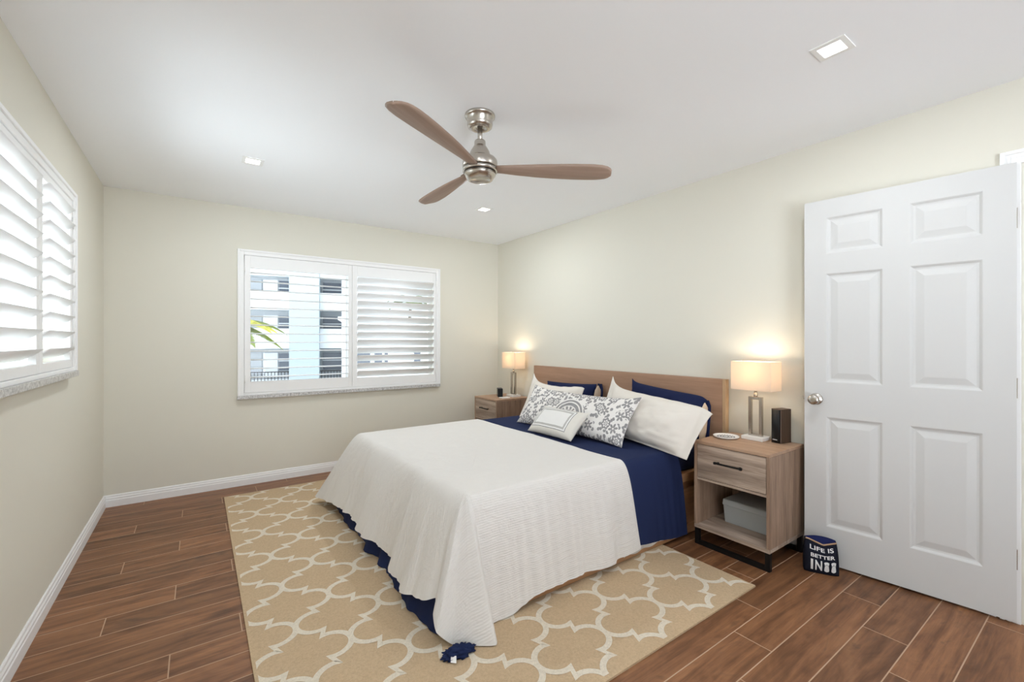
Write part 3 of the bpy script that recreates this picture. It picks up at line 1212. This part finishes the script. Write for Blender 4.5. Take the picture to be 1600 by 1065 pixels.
# navy sheet underneath, showing at the head side and below the foot hem
NN, NF = 1.698, 3.447
nav_keys = [
    (2.58, NF, 0, 1, 2.58, 3.51, 0.10, 0.006),
    (1.50, NF, 0, 1, 1.50, 3.50, 0.10, 0.0),
    (1.02, NF, 0, 1, 1.02, 3.50, 0.08, 0.0),
    (0.985, 3.42, -0.7, 0.7, 0.87, 3.64, 0.012, 0.0),
    (0.965, 3.34, -1, 0, 0.842, 3.40, 0.012, 0.012),
    (0.96, 3.10, -1, 0, 0.842, 3.12, 0.012, 0.016),
    (0.96, 2.66, -1, 0, 0.834, 2.68, 0.012, 0.020),
    (0.96, 2.40, -1, 0, 0.836, 2.42, 0.012, 0.020),
    (0.96, 2.20, -1, 0, 0.832, 2.24, 0.012, 0.018),
    (0.96, 2.10, -1, 0, 0.832, 2.11, 0.012, 0.018),
    (0.96, 1.95, -1, 0, 0.812, 1.95, 0.012, 0.018),
    (0.965, 1.83, -1, -0.1, 0.818, 1.78, 0.012, 0.010),
    (0.985, 1.77, -0.8, -0.5, 0.850, 1.70, 0.012, 0.0),
    (1.000, 1.745, -0.6, -0.8, 0.905, 1.69, 0.012, 0.0),
    (1.010, 1.735, -0.4, -0.9, 0.95, 1.69, 0.02, 0.0),
    (1.03, 1.72, -0.1, -1, 1.00, 1.69, 0.05, 0.0),
    (1.05, NN, 0, -1, 1.06, 1.692, 0.10, 0.0),
    (1.50, NN, 0, -1, 1.52, 1.692, 0.10, 0.0),
    (1.95, NN, 0, -1, 2.00, 1.690, 0.085, 0.0),
    (2.04, NN - 0.002, 0, -1, 2.10, 1.684, 0.072, 0.004),
    (2.25, NN - 0.002, 0, -1, 2.30, 1.680, 0.050, 0.012),
    (2.40, NN - 0.002, 0, -1, 2.45, 1.678, 0.032, 0.012),
    (2.53, NN - 0.002, 0, -1, 2.575, 1.682, 0.022, 0.006),
]


def nav_spine(E, n):
    return Vector((min(2.58, max(E.x, 1.55)), 2.575, 0))


nav = drape(nav_keys, nav_spine, 0.5565, 0.075, 10, 16, pleats, 10, lambda x, y: crumple(x, y) * (0.9 if x < 2.1 else 1.0)).build('bed_sheet', M['navy'])
sm = nav.modifiers.new('thickness', 'SOLIDIFY')
sm.thickness = 0.003
sm.offset = 1.0
sm.use_rim = False
tag(nav, 'navy blue bed sheet showing between the pillows and the white coverlet', 'bed sheet')
# crumpled corner of the sheet on the rug, with its care tag
b = MB()
rows = []
for i in range(25):
    th = pi * i / 24
    row = []
    for j in range(40):
        ph = 2 * pi * j / 40
        d = Vector((sin(th) * cos(ph), sin(th) * sin(ph), cos(th)))
        k = 1 + 0.5 * noise.noise(d * 3.0 + Vector((3, 1, 0))) + 0.35 * noise.noise(d * 7)
        row.append((0.852 + 0.060 * k * d.x - 0.010 * d.y, 1.572 + 0.032 * k * d.y, max(0.0105, 0.020 + 0.022 * k * d.z)))
    rows.append(row)
b.grid(rows, closed_u=True)
b.build('bunched_corner', M['navy'], nav)
b = MB()
b.face([(0.812, 1.560, 0.030), (0.828, 1.545, 0.030), (0.820, 1.530, 0.0135), (0.803, 1.546, 0.0135)])
b.build('care_tag', M['tag'], nav)
# white underlay peeking out below the navy side hem
b = MB()
rows = []
for k in range(25):
    x = 1.98 + 0.46 * k / 24
    h0 = 0.030 + 0.010 * k / 24 + 0.004 * sin(k * 0.9)
    rows.append([(x, 1.698, 0.20), (x, 1.694 + 0.002 * sin(k * 0.8), 0.10), (x, 1.690 + 0.003 * sin(k * 0.8), h0)])
b.grid(rows)
uo = b.build('white_under_sheet', M['white_sheet'])
uo.modifiers.new('t', 'SOLIDIFY').thickness = 0.002
tag(uo, 'strip of white under sheet peeking out below the navy side hem', 'bed sheet')


# ------------------------------------------------------------------ pillows
def pillow(name, mat, P, e1, e2, w, h, th, flange=0.0, fv_=0.012, pinch=0.07, sag=0.0, seed=0, uvm=None, wr=0.006, bend=0.0, peak=(0, 0, 0, 0), pk=6, sk=0.0, nu=36, nv=26, p=2.6):
    """P: bottom-centre point, e1 across, e2 up the face; front normal = e1 x e2. peak: extra corner pull (bl, br, tl, tr)"""
    e1, e2 = Vector(e1).normalized(), Vector(e2).normalized()
    e3 = e1.cross(e2).normalized()
    P = Vector(P)
    front, back, uvs = [], [], []
    for j in range(nv + 1):
        rf, rb, ru = [], [], []
        v = -1 + 2 * j / nv
        for i in range(nu + 1):
            u = -1 + 2 * i / nu
            # cluster towards borders
            uu, vv_ = math.sin(u * pi / 2) * 0.35 + u * 0.65, math.sin(v * pi / 2) * 0.35 + v * 0.65
            fu = max(0.0, 1 - (abs(uu) / (1 - flange / (w / 2))) ** p) if flange else max(0.0, 1 - abs(uu) ** p)
            fv = max(0.0, 1 - (abs(vv_) / (1 - fv_ / (h / 2))) ** p) if flange else max(0.0, 1 - abs(vv_) ** p)
            t = th / 2 * (fu * fv) ** 0.5
            x = uu * w / 2 * (1 - pinch * (1 - vv_ * vv_) * abs(uu) ** 3)
            y = vv_ * h / 2 * (1 - pinch * (1 - uu * uu) * abs(vv_) ** 3)
            cu, cv = (uu + 1) / 2, (vv_ + 1) / 2
            ext = (peak[0] * (1 - cu) * (1 - cv) + peak[1] * cu * (1 - cv) + peak[2] * (1 - cu) * cv + peak[3] * cu * cv)
            corner = (abs(uu) * abs(vv_)) ** pk
            y += ext * corner * (1 if vv_ > 0 else -1)
            x += sk * vv_ * max(0.0, uu)
            y -= sag * (1 - uu * uu) * max(0, vv_)
            nz = wr * (noise.noise(Vector((uu * 3 + seed, vv_ * 2.2, seed * 1.3))) + 0.6 * noise.noise(Vector((uu * 8 + seed, vv_ * 7, 2.0 + seed))))
            bz = bend * (1 - vv_ * vv_)
            base = P + e1 * x + e2 * (y + h / 2)
            edge = 0.0015
            rip = 0.004 * sin(uu * 19 + seed) * (1 - fv) if flange else 0
            rf.append(base + e3 * (max(t, edge) + nz * (0.35 + (fu * fv)) + rip - bz))
            rb.append(base + e3 * (-max(t, edge) + nz * (0.35 + (fu * fv)) + rip - bz))
            ru.append((cu * w, cv * h) if uvm == 'm' else (cu, cv))
        front.append(rf)
        back.append(rb)
        uvs.append(ru)
    b = MB()
    b.grid(front, uvs=uvs)
    b.grid([list(reversed(r)) for r in back], uvs=[list(reversed(r)) for r in uvs])
    # close the rim
    rim_f = front[0] + [r[-1] for r in front[1:]] + list(reversed(front[-1][:-1])) + [r[0] for r in reversed(front[1:-1])]
    rim_b = back[0] + [r[-1] for r in back[1:]] + list(reversed(back[-1][:-1])) + [r[0] for r in reversed(back[1:-1])]
    b.grid([rim_f, rim_b], closed_u=True, uvs=[[(0, 0)] * len(rim_f)] * 2)
    bmesh.ops.remove_doubles(b.bm, verts=b.bm.verts[:], dist=1e-5)
    o = b.build(name, mat)
    return o


# across direction: from far (+y) to near (-y) so that e1 x e2 faces the foot (-x)
AC = Vector((0, -1, 0))


def lean(dx, dz):
    return Vector((dx, 0, dz))


BT = 0.566
# navy pillows against the headboard
npR = pillow('bed_pillow', M['navy_pillow'], (2.80, 2.02, BT), (0.02, -1, -0.09), lean(0.13, 1), 0.64, 0.348, 0.13, pinch=0.035, seed=3, wr=0.014, pk=12, peak=(0, 0, 0.025, -0.03))
tag(npR, 'navy blue pillow leaning on the headboard end by the nightstand with the round dish', 'pillow', 'navy pillows against the headboard')
npL = pillow('bed_pillow', M['navy_pillow'], (2.83, 3.08, BT), (0.02, -1, 0.03), lean(0.10, 1), 0.66, 0.31, 0.13, pinch=0.06, seed=9, wr=0.008)
tag(npL, 'navy blue pillow barely showing above the long floral pillow', 'pillow', 'navy pillows against the headboard')
# beige ticking showing at the open end of each navy case
for par, c, h_, sx in ((npR, (2.80, 1.716, BT + 0.005), 0.27, 1.0), (npL, (2.835, 2.745, BT + 0.01), 0.295, 1.0)):
    b = MB()
    rows = []
    for i in range(9):
        z = c[2] + h_ * i / 8
        k = math.sqrt(max(0.02, 1 - (2 * i / 8 - 1) ** 4))
        rows.append([(c[0] + 0.13 * (i / 8) * h_ + 0.040 * k * cos(a), c[1] - 0.02 * k * sin(a) - 0.004 * i / 8, z) for a in [pi * q / 8 - 0.0 for q in range(9)]])
    b.grid(rows)
    b.build('pillow_insert', M['beige_ticking'], par)
    b = MB()
    rows = []
    for i in range(9):
        z = c[2] + (h_ + 0.012) * i / 8
        k = math.sqrt(max(0.05, 1 - abs(2 * i / 8 - 1) ** 6))
        x = c[0] + 0.13 * (i / 8) * h_ + 0.040
        rows.append([(x + 0.012, c[1] + 0.05, z), (x + 0.006, c[1] + 0.01, z), (x + 0.003, c[1] - 0.026 * k - 0.004 * sin(i * 1.7), z), (x + 0.009, c[1] - 0.025 * k, z), (x + 0.018, c[1] + 0.01, z)])
    b.grid(rows)
    b.build('case_flap', M['navy_pillow'], par)

# ivory shams with flanged edges
wsR = pillow('pillow_sham', M['white_pillow'], (2.445, 1.955, BT + 0.004), (-0.10, -1, -0.06), lean(0.36, 0.80), 0.87, 0.345, 0.175, 0.065, pinch=0.02, seed=5, wr=0.010, sk=0.052, peak=(0, 0.0, 0.085, -0.035), nu=48, nv=32)
tag(wsR, 'large ivory flanged sham beside the right nightstand, in front of a navy pillow', 'pillow', 'ivory pillow shams')
wsL = pillow('pillow_sham', M['white_pillow'], (2.46, 2.98, BT + 0.004), (0.02, -1, 0.0), lean(0.36, 0.80), 0.70, 0.36, 0.15, 0.045, pinch=0.05, sag=0.03, seed=8, wr=0.008, peak=(0.02, 0, 0.06, -0.03), nu=48, nv=32)
tag(wsL, 'ivory flanged sham mostly hidden behind the long floral pillow, one corner poking up', 'pillow', 'ivory pillow shams')
# long floral pillow
fl = pillow('long_pillow', M['floral'], (2.262, 2.525, BT + 0.006), (0.02, -1, 0.0), lean(0.20, 0.30), 1.14, 0.345, 0.13, pinch=0.045, sag=0.012, seed=12, uvm='m', wr=0.007, nu=56, nv=30, peak=(0.01, 0.01, 0.02, 0.025))
tag(fl, 'long white pillow with a grey floral print lying in front of the shams', 'pillow')
# small banded cushion
sp = pillow('small_cushion', M['cushion'], (2.085, 2.485, BT + 0.008), (0.03, -1, 0.0), lean(0.17, 0.165), 0.47, 0.245, 0.115, pinch=0.06, seed=21, wr=0.004, peak=(0.0, 0.0, 0.01, 0.01))
tag(sp, 'small oblong white cushion with a grey band frame leaning on the floral pillow', 'cushion')


# ================================================================== NIGHTSTANDS
def nightstand():
    """origin at floor, front-left... local x depth (front at 0, back +), y across centred"""
    D, Wd, Z0, Z1 = 0.43, 0.45, 0.103, 0.645
    hw = Wd / 2
    r = empty('nightstand')
    b = MB()
    b.box(0, D, -hw, hw, Z1 - 0.018, Z1)
    b.build('top', M['ns_top'], r, bevel=0.0015)
    b = MB()
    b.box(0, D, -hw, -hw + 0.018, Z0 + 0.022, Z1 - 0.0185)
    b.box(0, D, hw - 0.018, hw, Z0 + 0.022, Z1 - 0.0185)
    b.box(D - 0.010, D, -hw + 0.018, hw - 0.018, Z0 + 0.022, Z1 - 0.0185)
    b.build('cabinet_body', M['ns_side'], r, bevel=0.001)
    b = MB()
    b.box(0, D, -hw, hw, Z0, Z0 + 0.0215)
    b.build('bottom_shelf', M['ns_front'], r, bevel=0.001)
    b = MB()
    b.box(0.004, D - 0.01, -hw + 0.0185, hw - 0.0185, 0.405, 0.420)
    b.build('divider_shelf', M['ns_front'], r, bevel=0.001)
    b = MB()
    b.box(0.001, 0.019, -hw + 0.0205, hw - 0.0205, 0.423, Z1 - 0.021)
    b.box(0.019, 0.36, -hw + 0.03, hw - 0.03, 0.430, 0.58)
    dr = b.build('drawer', M['ns_front'], r, bevel=0.001)
    b = MB()
    hz = 0.535
    b.box(-0.026, -0.018, -0.080, 0.080, hz - 0.005, hz + 0.005)
    for yy in (-0.066, 0.066):
        b.box(-0.019, 0.001, yy - 0.005, yy + 0.005, hz - 0.005, hz + 0.005)
    b.box(-0.028, -0.016, -0.084, -0.070, hz - 0.007, hz + 0.007)
    b.box(-0.028, -0.016, 0.070, 0.084, hz - 0.007, hz + 0.007)
    b.build('handle', M['black_metal'], dr, bevel=0.001)
    for x0 in (0.004, D - 0.030):
        b = MB()
        b.box(x0, x0 + 0.026, -hw + 0.002, -hw + 0.028, 0, Z0)
        b.box(x0, x0 + 0.026, hw - 0.028, hw - 0.002, 0, Z0)
        b.box(x0, x0 + 0.026, -hw + 0.028, hw - 0.028, 0, 0.024)
        b.build('leg_frame', M['black_metal'], r, bevel=0.001)
    return r


ns = nightstand()
ns.location = (2.540, 1.380, 0)
tag(ns, 'weathered oak nightstand beside the door, with open shelf and black metal legs', 'nightstand', 'nightstands flanking the bed')
ns2 = copy_tree(ns)
ns2.location = (2.540, 4.082, 0)
ns2['label'] = 'weathered oak nightstand in the far corner beyond the bed, mostly hidden'


# ------------------------------------------------------------------ lamps
def lamp():
    r = empty('table_lamp')
    b = MB()
    b.box(-0.052, 0.052, -0.066, 0.066, 0, 0.022)
    b.build('base', M['marble'], r, bevel=0.002)
    b = MB()
    for y0, y1, z0, z1 in ((-0.041, -0.024, 0.022, 0.268), (0.024, 0.041, 0.022, 0.268), (-0.024, 0.024, 0.250, 0.268), (-0.024, 0.024, 0.022, 0.034)):
        b.box(-0.011, 0.011, y0, y1, z0, z1)
    b.build('open_column', M['nickel'], r, bevel=0.001)
    b = MB()
    b.lathe([(0.012, 0.266), (0.012, 0.286), (0.009, 0.288), (0.009, 0.305), (0.014, 0.307), (0.014, 0.345)], 16)
    b.build('stem', M['nickel'], r)
    b = MB()
    hx, hy, z0, z1 = 0.070, 0.122, 0.312, 0.490
    t = 0.002

    def ring(e, z):
        return [(-hx + e, -hy + e, z), (hx - e, -hy + e, z), (hx - e, hy - e, z), (-hx + e, hy - e, z)]
    b.grid([ring(0, z0), ring(0, z1), ring(t, z1), ring(t, z0)], closed_u=True, closed_v=True, smooth=False)
    b.build('lamp_shade', M['shade'], r)
    b = MB()
    for s in (-1, 1):
        b.tube([(0, 0, z0 + 0.01), (0, s * (hy - 0.003), z0 + 0.01)], 0.002, 6)
    b.build('shade_spider', M['nickel'], r)
    b = MB()
    b.lathe([(0.010, 0.345), (0.014, 0.352), (0.026, 0.375), (0.030, 0.395), (0.024, 0.415), (0.008, 0.424)], 20)
    b.build('bulb', M['bulb'], r)
    ld = bpy.data.lights.new('bulb_glow', 'POINT')
    ld.energy = LAMP_W
    ld.shadow_soft_size = 0.03
    ld.color = (1.0, 0.86, 0.68)
    lo = bpy.data.objects.new('bulb_glow', ld)
    COL.objects.link(lo)
    lo.parent = r
    lo.location = (0, 0, 0.445)
    return r


NT_Z = 0.6455
lp = lamp()
lp.location = (2.872, 1.390, NT_Z)
tag(lp, 'lit table lamp with rectangular shade on the nightstand near the door', 'lamp', 'bedside lamps')
lp2 = copy_tree(lp)
lp2.location = (2.872, 4.020, NT_Z)
lp2['label'] = 'lit table lamp with rectangular shade on the far corner nightstand'

# round dish with a beaded pattern
dish = empty('trinket_dish', (2.762, 1.522, NT_Z), 0, 'round white ceramic dish with a beaded pattern on the near nightstand', 'dish')
b = MB()
b.lathe([(0.0005, 0.0), (0.060, 0.0), (0.072, 0.006), (0.077, 0.013), (0.075, 0.0145), (0.069, 0.011), (0.058, 0.0065), (0.0005, 0.006)], 48, cap=False)
b.build('plate', M['ceramic'], dish)
b = MB()
for rr, n in ((0.016, 7), (0.033, 13), (0.049, 19)):
    for k in range(n):
        a = 2 * pi * k / n
        b.lathe([(0.0005, 0.0055), (0.0042, 0.006), (0.0038, 0.0085), (0.0015, 0.0100)], 8, (rr * cos(a), rr * sin(a), 0), cap=True)
b.build('beading', M['print_grey'], dish)

# small speaker
spk = empty('bookshelf_speaker', (2.905, 1.262, NT_Z), radians(-14), 'small black speaker with dark wood sides beside the bedside lamp', 'speaker')
b = MB()
pts = [(-0.034, -0.030), (-0.030, -0.033), (0.058, -0.030), (0.058, 0.030), (-0.030, 0.033), (-0.034, 0.030)]
rows = [[(x, y, z) for x, y in pts] for z in (0, 0.205)]
vv = b.grid(rows, closed_u=True, smooth=False)
b.bm.faces.new(list(reversed(vv[0])))
b.bm.faces.new(vv[1])
b.build('cabinet', M['spk_wood'], spk, bevel=0.002)
b = MB()
rows = []
for z in (0.004, 0.201):
    rows.append([(-0.0345, -0.0285, z), (-0.041, -0.022, z), (-0.044, 0.0, z), (-0.041, 0.022, z), (-0.0345, 0.0285, z)])
vv = b.grid(rows, smooth=True)
b.bm.faces.new(list(vv[0]) )
b.bm.faces.new(list(vv[1]))
b.bm.faces.new([vv[0][0], vv[1][0], vv[1][-1], vv[0][-1]])
gr = b.build('grille', M['black_plastic'], spk)
b = MB()
for k in range(5):
    b.box(-0.0452, -0.0440, 0.013 - k * 0.006 - 0.0045, 0.013 - k * 0.006, 0.018, 0.0225)
b.build('badge', M['print'], spk)

# canvas storage box in the open shelf
sb = empty('storage_box', (2.83, 1.352, 0.125), 0, 'grey canvas lidded storage box inside the near nightstand shelf', 'storage box')
b = MB()
rows = [[(-0.115, -0.152, 0), (0.115, -0.152, 0), (0.115, 0.152, 0), (-0.115, 0.152, 0)], [(-0.122, -0.160, 0.118), (0.120, -0.160, 0.118), (0.120, 0.160, 0.118), (-0.122, 0.160, 0.118)]]
vv = b.grid(rows, closed_u=True, smooth=False)
b.bm.faces.new(list(reversed(vv[0])))
b.bm.faces.new(vv[1])
b.build('box_body', M['grey_canvas'], sb, bevel=0.004)
b = MB()
b.box(-0.127, 0.124, -0.165, 0.165, 0.108, 0.146)
for v in b.bm.verts:
    if v.co.z > 0.12:
        v.co.x *= 0.965
        v.co.y *= 0.975
b.build('box_lid', M['grey_canvas'], sb, bevel=0.006, seg=3)

# far nightstand: black clock and a small white dish
ck = empty('alarm_clock', (2.745, 4.105, NT_Z), radians(-28), 'small black alarm clock on the far corner nightstand', 'clock')
b = MB()
b.box(-0.028, 0.028, -0.060, 0.060, 0, 0.092)
b.build('case', M['black_plastic'], ck, bevel=0.004, seg=3)
b = MB()
b.box(-0.0292, -0.0278, -0.052, 0.052, 0.012, 0.084)
b.build('screen', paint('dark_clock_screen', srgb(34, 36, 34), 0.15, 0.0), ck)
wd = MB()
wd.box(-0.05, 0.05, -0.035, 0.035, 0, 0.012)
tag(wd.build('white_tray', M['ceramic'], None, loc=(2.70, 3.945, NT_Z), bevel=0.004, seg=3), 'small flat white tray in front of the far bedside lamp', 'tray')


# ================================================================== DOORSTOP BAG
def text_mesh(body, size, mat, name, parent, bold=0.0, width=None):
    cu = bpy.data.curves.new(name, 'FONT')
    cu.body = body
    cu.size = size
    cu.align_x = 'LEFT'
    cu.extrude = 0.0006
    cu.offset = bold
    o = bpy.data.objects.new(name, cu)
    COL.objects.link(o)
    dg = bpy.context.evaluated_depsgraph_get()
    dg.update()
    me = bpy.data.meshes.new_from_object(o.evaluated_get(dg))
    COL.objects.unlink(o)
    bpy.data.objects.remove(o)
    xs = [v.co.x for v in me.vertices]
    ys = [v.co.y for v in me.vertices]
    x0, x1, y0, y1 = min(xs), max(xs), min(ys), max(ys)
    sx = (width / (x1 - x0)) if width else 1.0
    sy = size / (y1 - y0)
    for v in me.vertices:
        v.co.x = (v.co.x - x0) * sx
        v.co.y = (v.co.y - y0) * sy
    me.materials.clear()
    me.materials.append(mat)
    ob = bpy.data.objects.new(name, me)
    COL.objects.link(ob)
    ob.parent = parent
    return ob


pA, pB = Vector((2.745, 1.070)), Vector((2.822, 0.928))
fdir = (pB - pA).normalized()            # left to right along the printed face
bag = empty('doorstop_bag', ((pA.x + pB.x) / 2, (pA.y + pB.y) / 2, 0), math.atan2(fdir.y, fdir.x),
            'black canvas doorstop bag printed LIFE IS BETTER IN flip-flops, holding the door', 'bag')
# local x along the face, local -y towards the viewer, z up
BWd, BH = 0.158, 0.172


def bag_front(u, v):
    """u 0..1 across, v 0..1 up -> local point on the front face"""
    x = (-0.5 + u) * BWd * (1.0 - 0.10 * v + 0.05 * sin(pi * v))
    notch = 0.026 * (1 - abs(2 * u - 1.15)) if v > 0.0 else 0
    z = v * (BH - max(0, notch) * v)
    y = -0.010 - 0.030 * sin(pi * min(1, v * 0.9 + 0.12)) * (1 - (2 * u - 1) ** 4) + 0.016 * v
    return Vector((x, y, z))


def bag_back(u, v):
    x = (-0.5 + u) * BWd * (1.0 - 0.10 * v + 0.05 * sin(pi * v))
    z = v * (BH + 0.012 * (1 - (2 * u - 1) ** 2))
    y = 0.040 + 0.012 * sin(pi * v) * (1 - (2 * u - 1) ** 4) - 0.002 * v
    return Vector((x, y, z))


nu_, nv_ = 20, 14
loop_rows = []
for j in range(nv_ + 1):
    v = j / nv_
    fr = [bag_front(i / nu_, v) for i in range(nu_ + 1)]
    bk = [bag_back(1 - i / nu_, v) for i in range(nu_ + 1)]
    loop_rows.append(fr + bk)
b = MB()
vv = b.grid(loop_rows, closed_u=True)
b.bm.faces.new(list(reversed(vv[0])))
b.build('bag_body', M['bag'], bag)
b = MB()
top = loop_rows[-1]
cen = sum((Vector(p) for p in top), Vector()) / len(top)
b.grid([[p + (cen - p) * 0.03 for p in top], [p + (cen - p) * 0.35 + Vector((0, 0, -0.012)) for p in top], [p + (cen - p) * 0.98 + Vector((0, 0, -0.018)) for p in top]], closed_u=True)
b.build('lining', M['bag_in'], bag)
b = MB()
trim_pts = [p + Vector((0, 0, 0.001)) for p in top[:nu_ + 1]]
b.tube(trim_pts, 0.0042, 8)
b.build('trim_binding', M['bag_trim'], bag)


def wrap_text(body, u0, u1, v0, v1, bold):
    ob = text_mesh(body, 1.0, M['print'], 'lettering', bag, bold, 1.0)
    me = ob.data
    bm = bmesh.new()
    bm.from_mesh(me)
    bmesh.ops.triangulate(bm, faces=bm.faces[:])
    for _ in range(4):
        bmesh.ops.subdivide_edges(bm, edges=[e for e in bm.edges if e.calc_length() > 0.10], cuts=1)
        bmesh.ops.triangulate(bm, faces=bm.faces[:])
    for v in bm.verts:
        u, w = u0 + (u1 - u0) * v.co.x, v0 + (v1 - v0) * v.co.y
        lift = 0.0016 if v.co.z > 0 else 0.0004
        p = bag_front(u, w)
        v.co = p + Vector((0, -lift, 0))
    bm.to_mesh(me)
    bm.free()
    return ob


wrap_text('LIFE IS', 0.15, 0.87, 0.745, 0.875, 0.012)
wrap_text('BETTER', 0.18, 0.88, 0.535, 0.645, 0.016)
wrap_text('I', 0.18, 0.245, 0.12, 0.46, 0.0)
wrap_text('N', 0.305, 0.50, 0.12, 0.46, 0.025)
for u0 in (0.555, 0.755):
    for part, mt in (('sole', M['print']), ('strap', M['print_grey'])):
        b = MB()
        if part == 'sole':
            rows = []
            for k in range(19):
                v = 0.105 + 0.345 * k / 18
                s = k / 18
                wdt = 0.052 + 0.026 * s + 0.012 * sin(2 * pi * (s + 0.1))
                if s > 0.85:
                    wdt *= math.sqrt(max(0.02, 1 - ((s - 0.85) / 0.155) ** 2))
                if s < 0.12:
                    wdt *= math.sqrt(max(0.05, 1 - ((0.12 - s) / 0.125) ** 2))
                rows.append([bag_front(u0 + 0.075 + wdt * q, v) + Vector((0, -0.0012, 0)) for q in (-1, -0.33, 0.33, 1)])
            b.grid(rows)
        else:
            pts = [bag_front(u0 + 0.075 + q * 0.055, 0.37 - 0.055 * abs(q)) + Vector((0, -0.0022, 0)) for q in (-1, -0.5, 0, 0.5, 1)]
            b.tube(pts, 0.0012, 6)
        b.build('flip_flop_print' if part == 'sole' else 'flip_flop_strap', mt, bag)

# ================================================================== OUTSIDE
GZ = -4.2
struct(MB().box(-45, 75, YB + 1.6, 95, GZ - 0.2, GZ).build('ground_outside', M['ground']), 'pale paved ground outside the window', 'ground')
facade = empty('apartment_building', (6.78, 36.87, GZ), radians(-15), 'white apartment block with balconies and a pale blue stair tower outside the window', 'building')
Zs = lambda z: z - GZ


def fpart(mb, name, mat):
    return mb.build(name, mat, facade)


fpart(MB().box(-12, 4.2, 1.3, 9, 0, 17), 'main_wall', M['stucco_grey'])
fpart(MB().box(-1.05, 0.98, -1.2, 1.3, 0, 17.5), 'stair_tower', M['stucco_blue'])
fpart(MB().box(2.55, 4.2, -0.6, 1.3, 0, 17), 'end_pier', M['stucco'])
K = 34 / 41.0
for zb, zt in ((Zs(4.30 * K), Zs(5.95 * K)), (Zs(0.80 * K), Zs(2.62 * K)), (Zs(-2.55 * K) - 0.55, Zs(-1.95 * K)), (Zs(7.35 * K), Zs(9.2 * K))):
    zb_, zt_ = zb, zt
    fpart(MB().box(-12, -1.05, -0.2, 0.0, zb_, zt_).box(-12, -1.05, 0.0, 1.3, zb_, zb_ + 0.22), 'balcony', M['stucco'])
    fpart(MB().box(0.98, 2.55, -0.2, 0.0, zb_, zt_).box(0.98, 2.55, 0.0, 1.3, zb_, zb_ + 0.22), 'balcony', M['stucco'])
for zc in (Zs(6.45 * K), Zs(3.15 * K), Zs(-0.35 * K)):
    for x0, x1, mt in ((-4.55, -3.2, 'stucco_grey'), (-2.0, -1.1, 'dark_glass'), (1.15, 2.5, 'dark_glass'), (-3.1, -2.1, 'stucco')):
        if mt == 'dark_glass':
            fr = MB().box(x0, x1, 1.18, 1.3, zc - 0.75, zc + 0.55).build('window', M['dark_glass'], facade)
            MB().box(x0 - 0.06, x1 + 0.06, 1.15, 1.29, zc - 0.06, zc + 0.02).build('transom', M['rail'], fr)
        else:
            fpart(MB().box(x0, x1, 1.2, 1.3, zc - 1.3, zc + 0.6), 'balcony_door', M[mt])
for x0, x1 in ((-6.0, -1.1), (1.0, 2.55)):
    b = MB()
    zr0, zr1 = Zs(-2.4), Zs(-1.05)
    b.box(x0, x1, -0.32, -0.27, zr1 - 0.06, zr1)
    b.box(x0, x1, -0.32, -0.27, zr0, zr0 + 0.06)
    n = int((x1 - x0) / 0.22)
    for k in range(n):
        x = x0 + (x1 - x0) * (k + 0.5) / n
        b.box(x - 0.02, x + 0.02, -0.31, -0.28, zr0, zr1)
    b.build('railing', M['nickel_dark'], facade)

low = empty('low_building', (11.5, 26.5, GZ), radians(-18), 'low white building with dark window strips beyond the tilted shutter leaf', 'building')
MB().box(-4.6, 9, 0, 7, 0, 6.7).build('main_wall', M['stucco'], low)
for x0, x1 in ((-3.7, -2.95), (-2.7, -2.25), (-2.1, -1.9), (-0.3, 0.1)):
    MB().box(x0, x1, -0.04, 0.05, 4.05, 4.75).build('window', M['dark_glass'], low)
MB().box(-4.8, 9.2, -0.25, 7.2, 6.7, 6.9).build('roof_slab', M['stucco'], low)


def palm(x, y, ztop, label, mats, n=13, L=2.2, seed=1):
    r = empty('palm_tree', (x, y, GZ), 0, label, 'tree', 'palms outside the window')
    rr = random.Random(seed)
    zt = ztop - GZ
    b = MB()
    b.tube([(0.1 * sin(k), 0, zt * k / 8) for k in range(9)], [0.17 - 0.006 * k for k in range(9)], 10)
    b.build('trunk', M['bark'], r)
    for k in range(n):
        a = 2 * pi * k / n + rr.uniform(-0.2, 0.2)
        el = rr.uniform(0.1, 0.9)
        b = MB()
        spine = []
        for q in range(11):
            s = q / 10
            spine.append(Vector((cos(a) * L * s * cos(el * (1 - s)), sin(a) * L * s * cos(el * (1 - s)), zt + L * (sin(el) * s - (0.55 + 0.3 * el) * s * s))))
        b.tube(spine, [0.022 * (1 - 0.08 * q) for q in range(11)], 5)
        side = Vector((-sin(a), cos(a), 0))
        for q in range(1, 11):
            for sub in (0, 0.25, 0.5, 0.75):
                i0 = min(q + 0, 10)
                p = spine[i0 - 1].lerp(spine[i0], sub)
                d = (spine[i0] - spine[i0 - 1]).normalized()
                ln = L * 0.26 * sin(pi * min(1, (q + sub) / 11 * 0.85 + 0.15))
                for sg in (-1, 1):
                    tip = p + side * sg * ln * 0.8 + d * ln * 0.6 + Vector((0, 0, -0.25 * ln))
                    w = d * 0.035 * max(1.0, L)
                    b.face([p - w, p + w, tip])
        b.build('frond', M[mats[k % len(mats)]], r, fixn=False)
    return r


palm(0.55, 12.0, 1.62, 'yellow green palm with drooping fronds at the shutter edge, nearest the window', ['leaf', 'leaf2'], 13, 1.25, 3)
palm(15.6, 38.0, 4.9, 'green palm crown above the white building, beside the centre stile', ['leaf'], 15, 2.2, 5)
palm(19.2, 38.5, 4.9, 'green palm crown above the white building, farther from the centre stile', ['leaf'], 15, 2.0, 8)
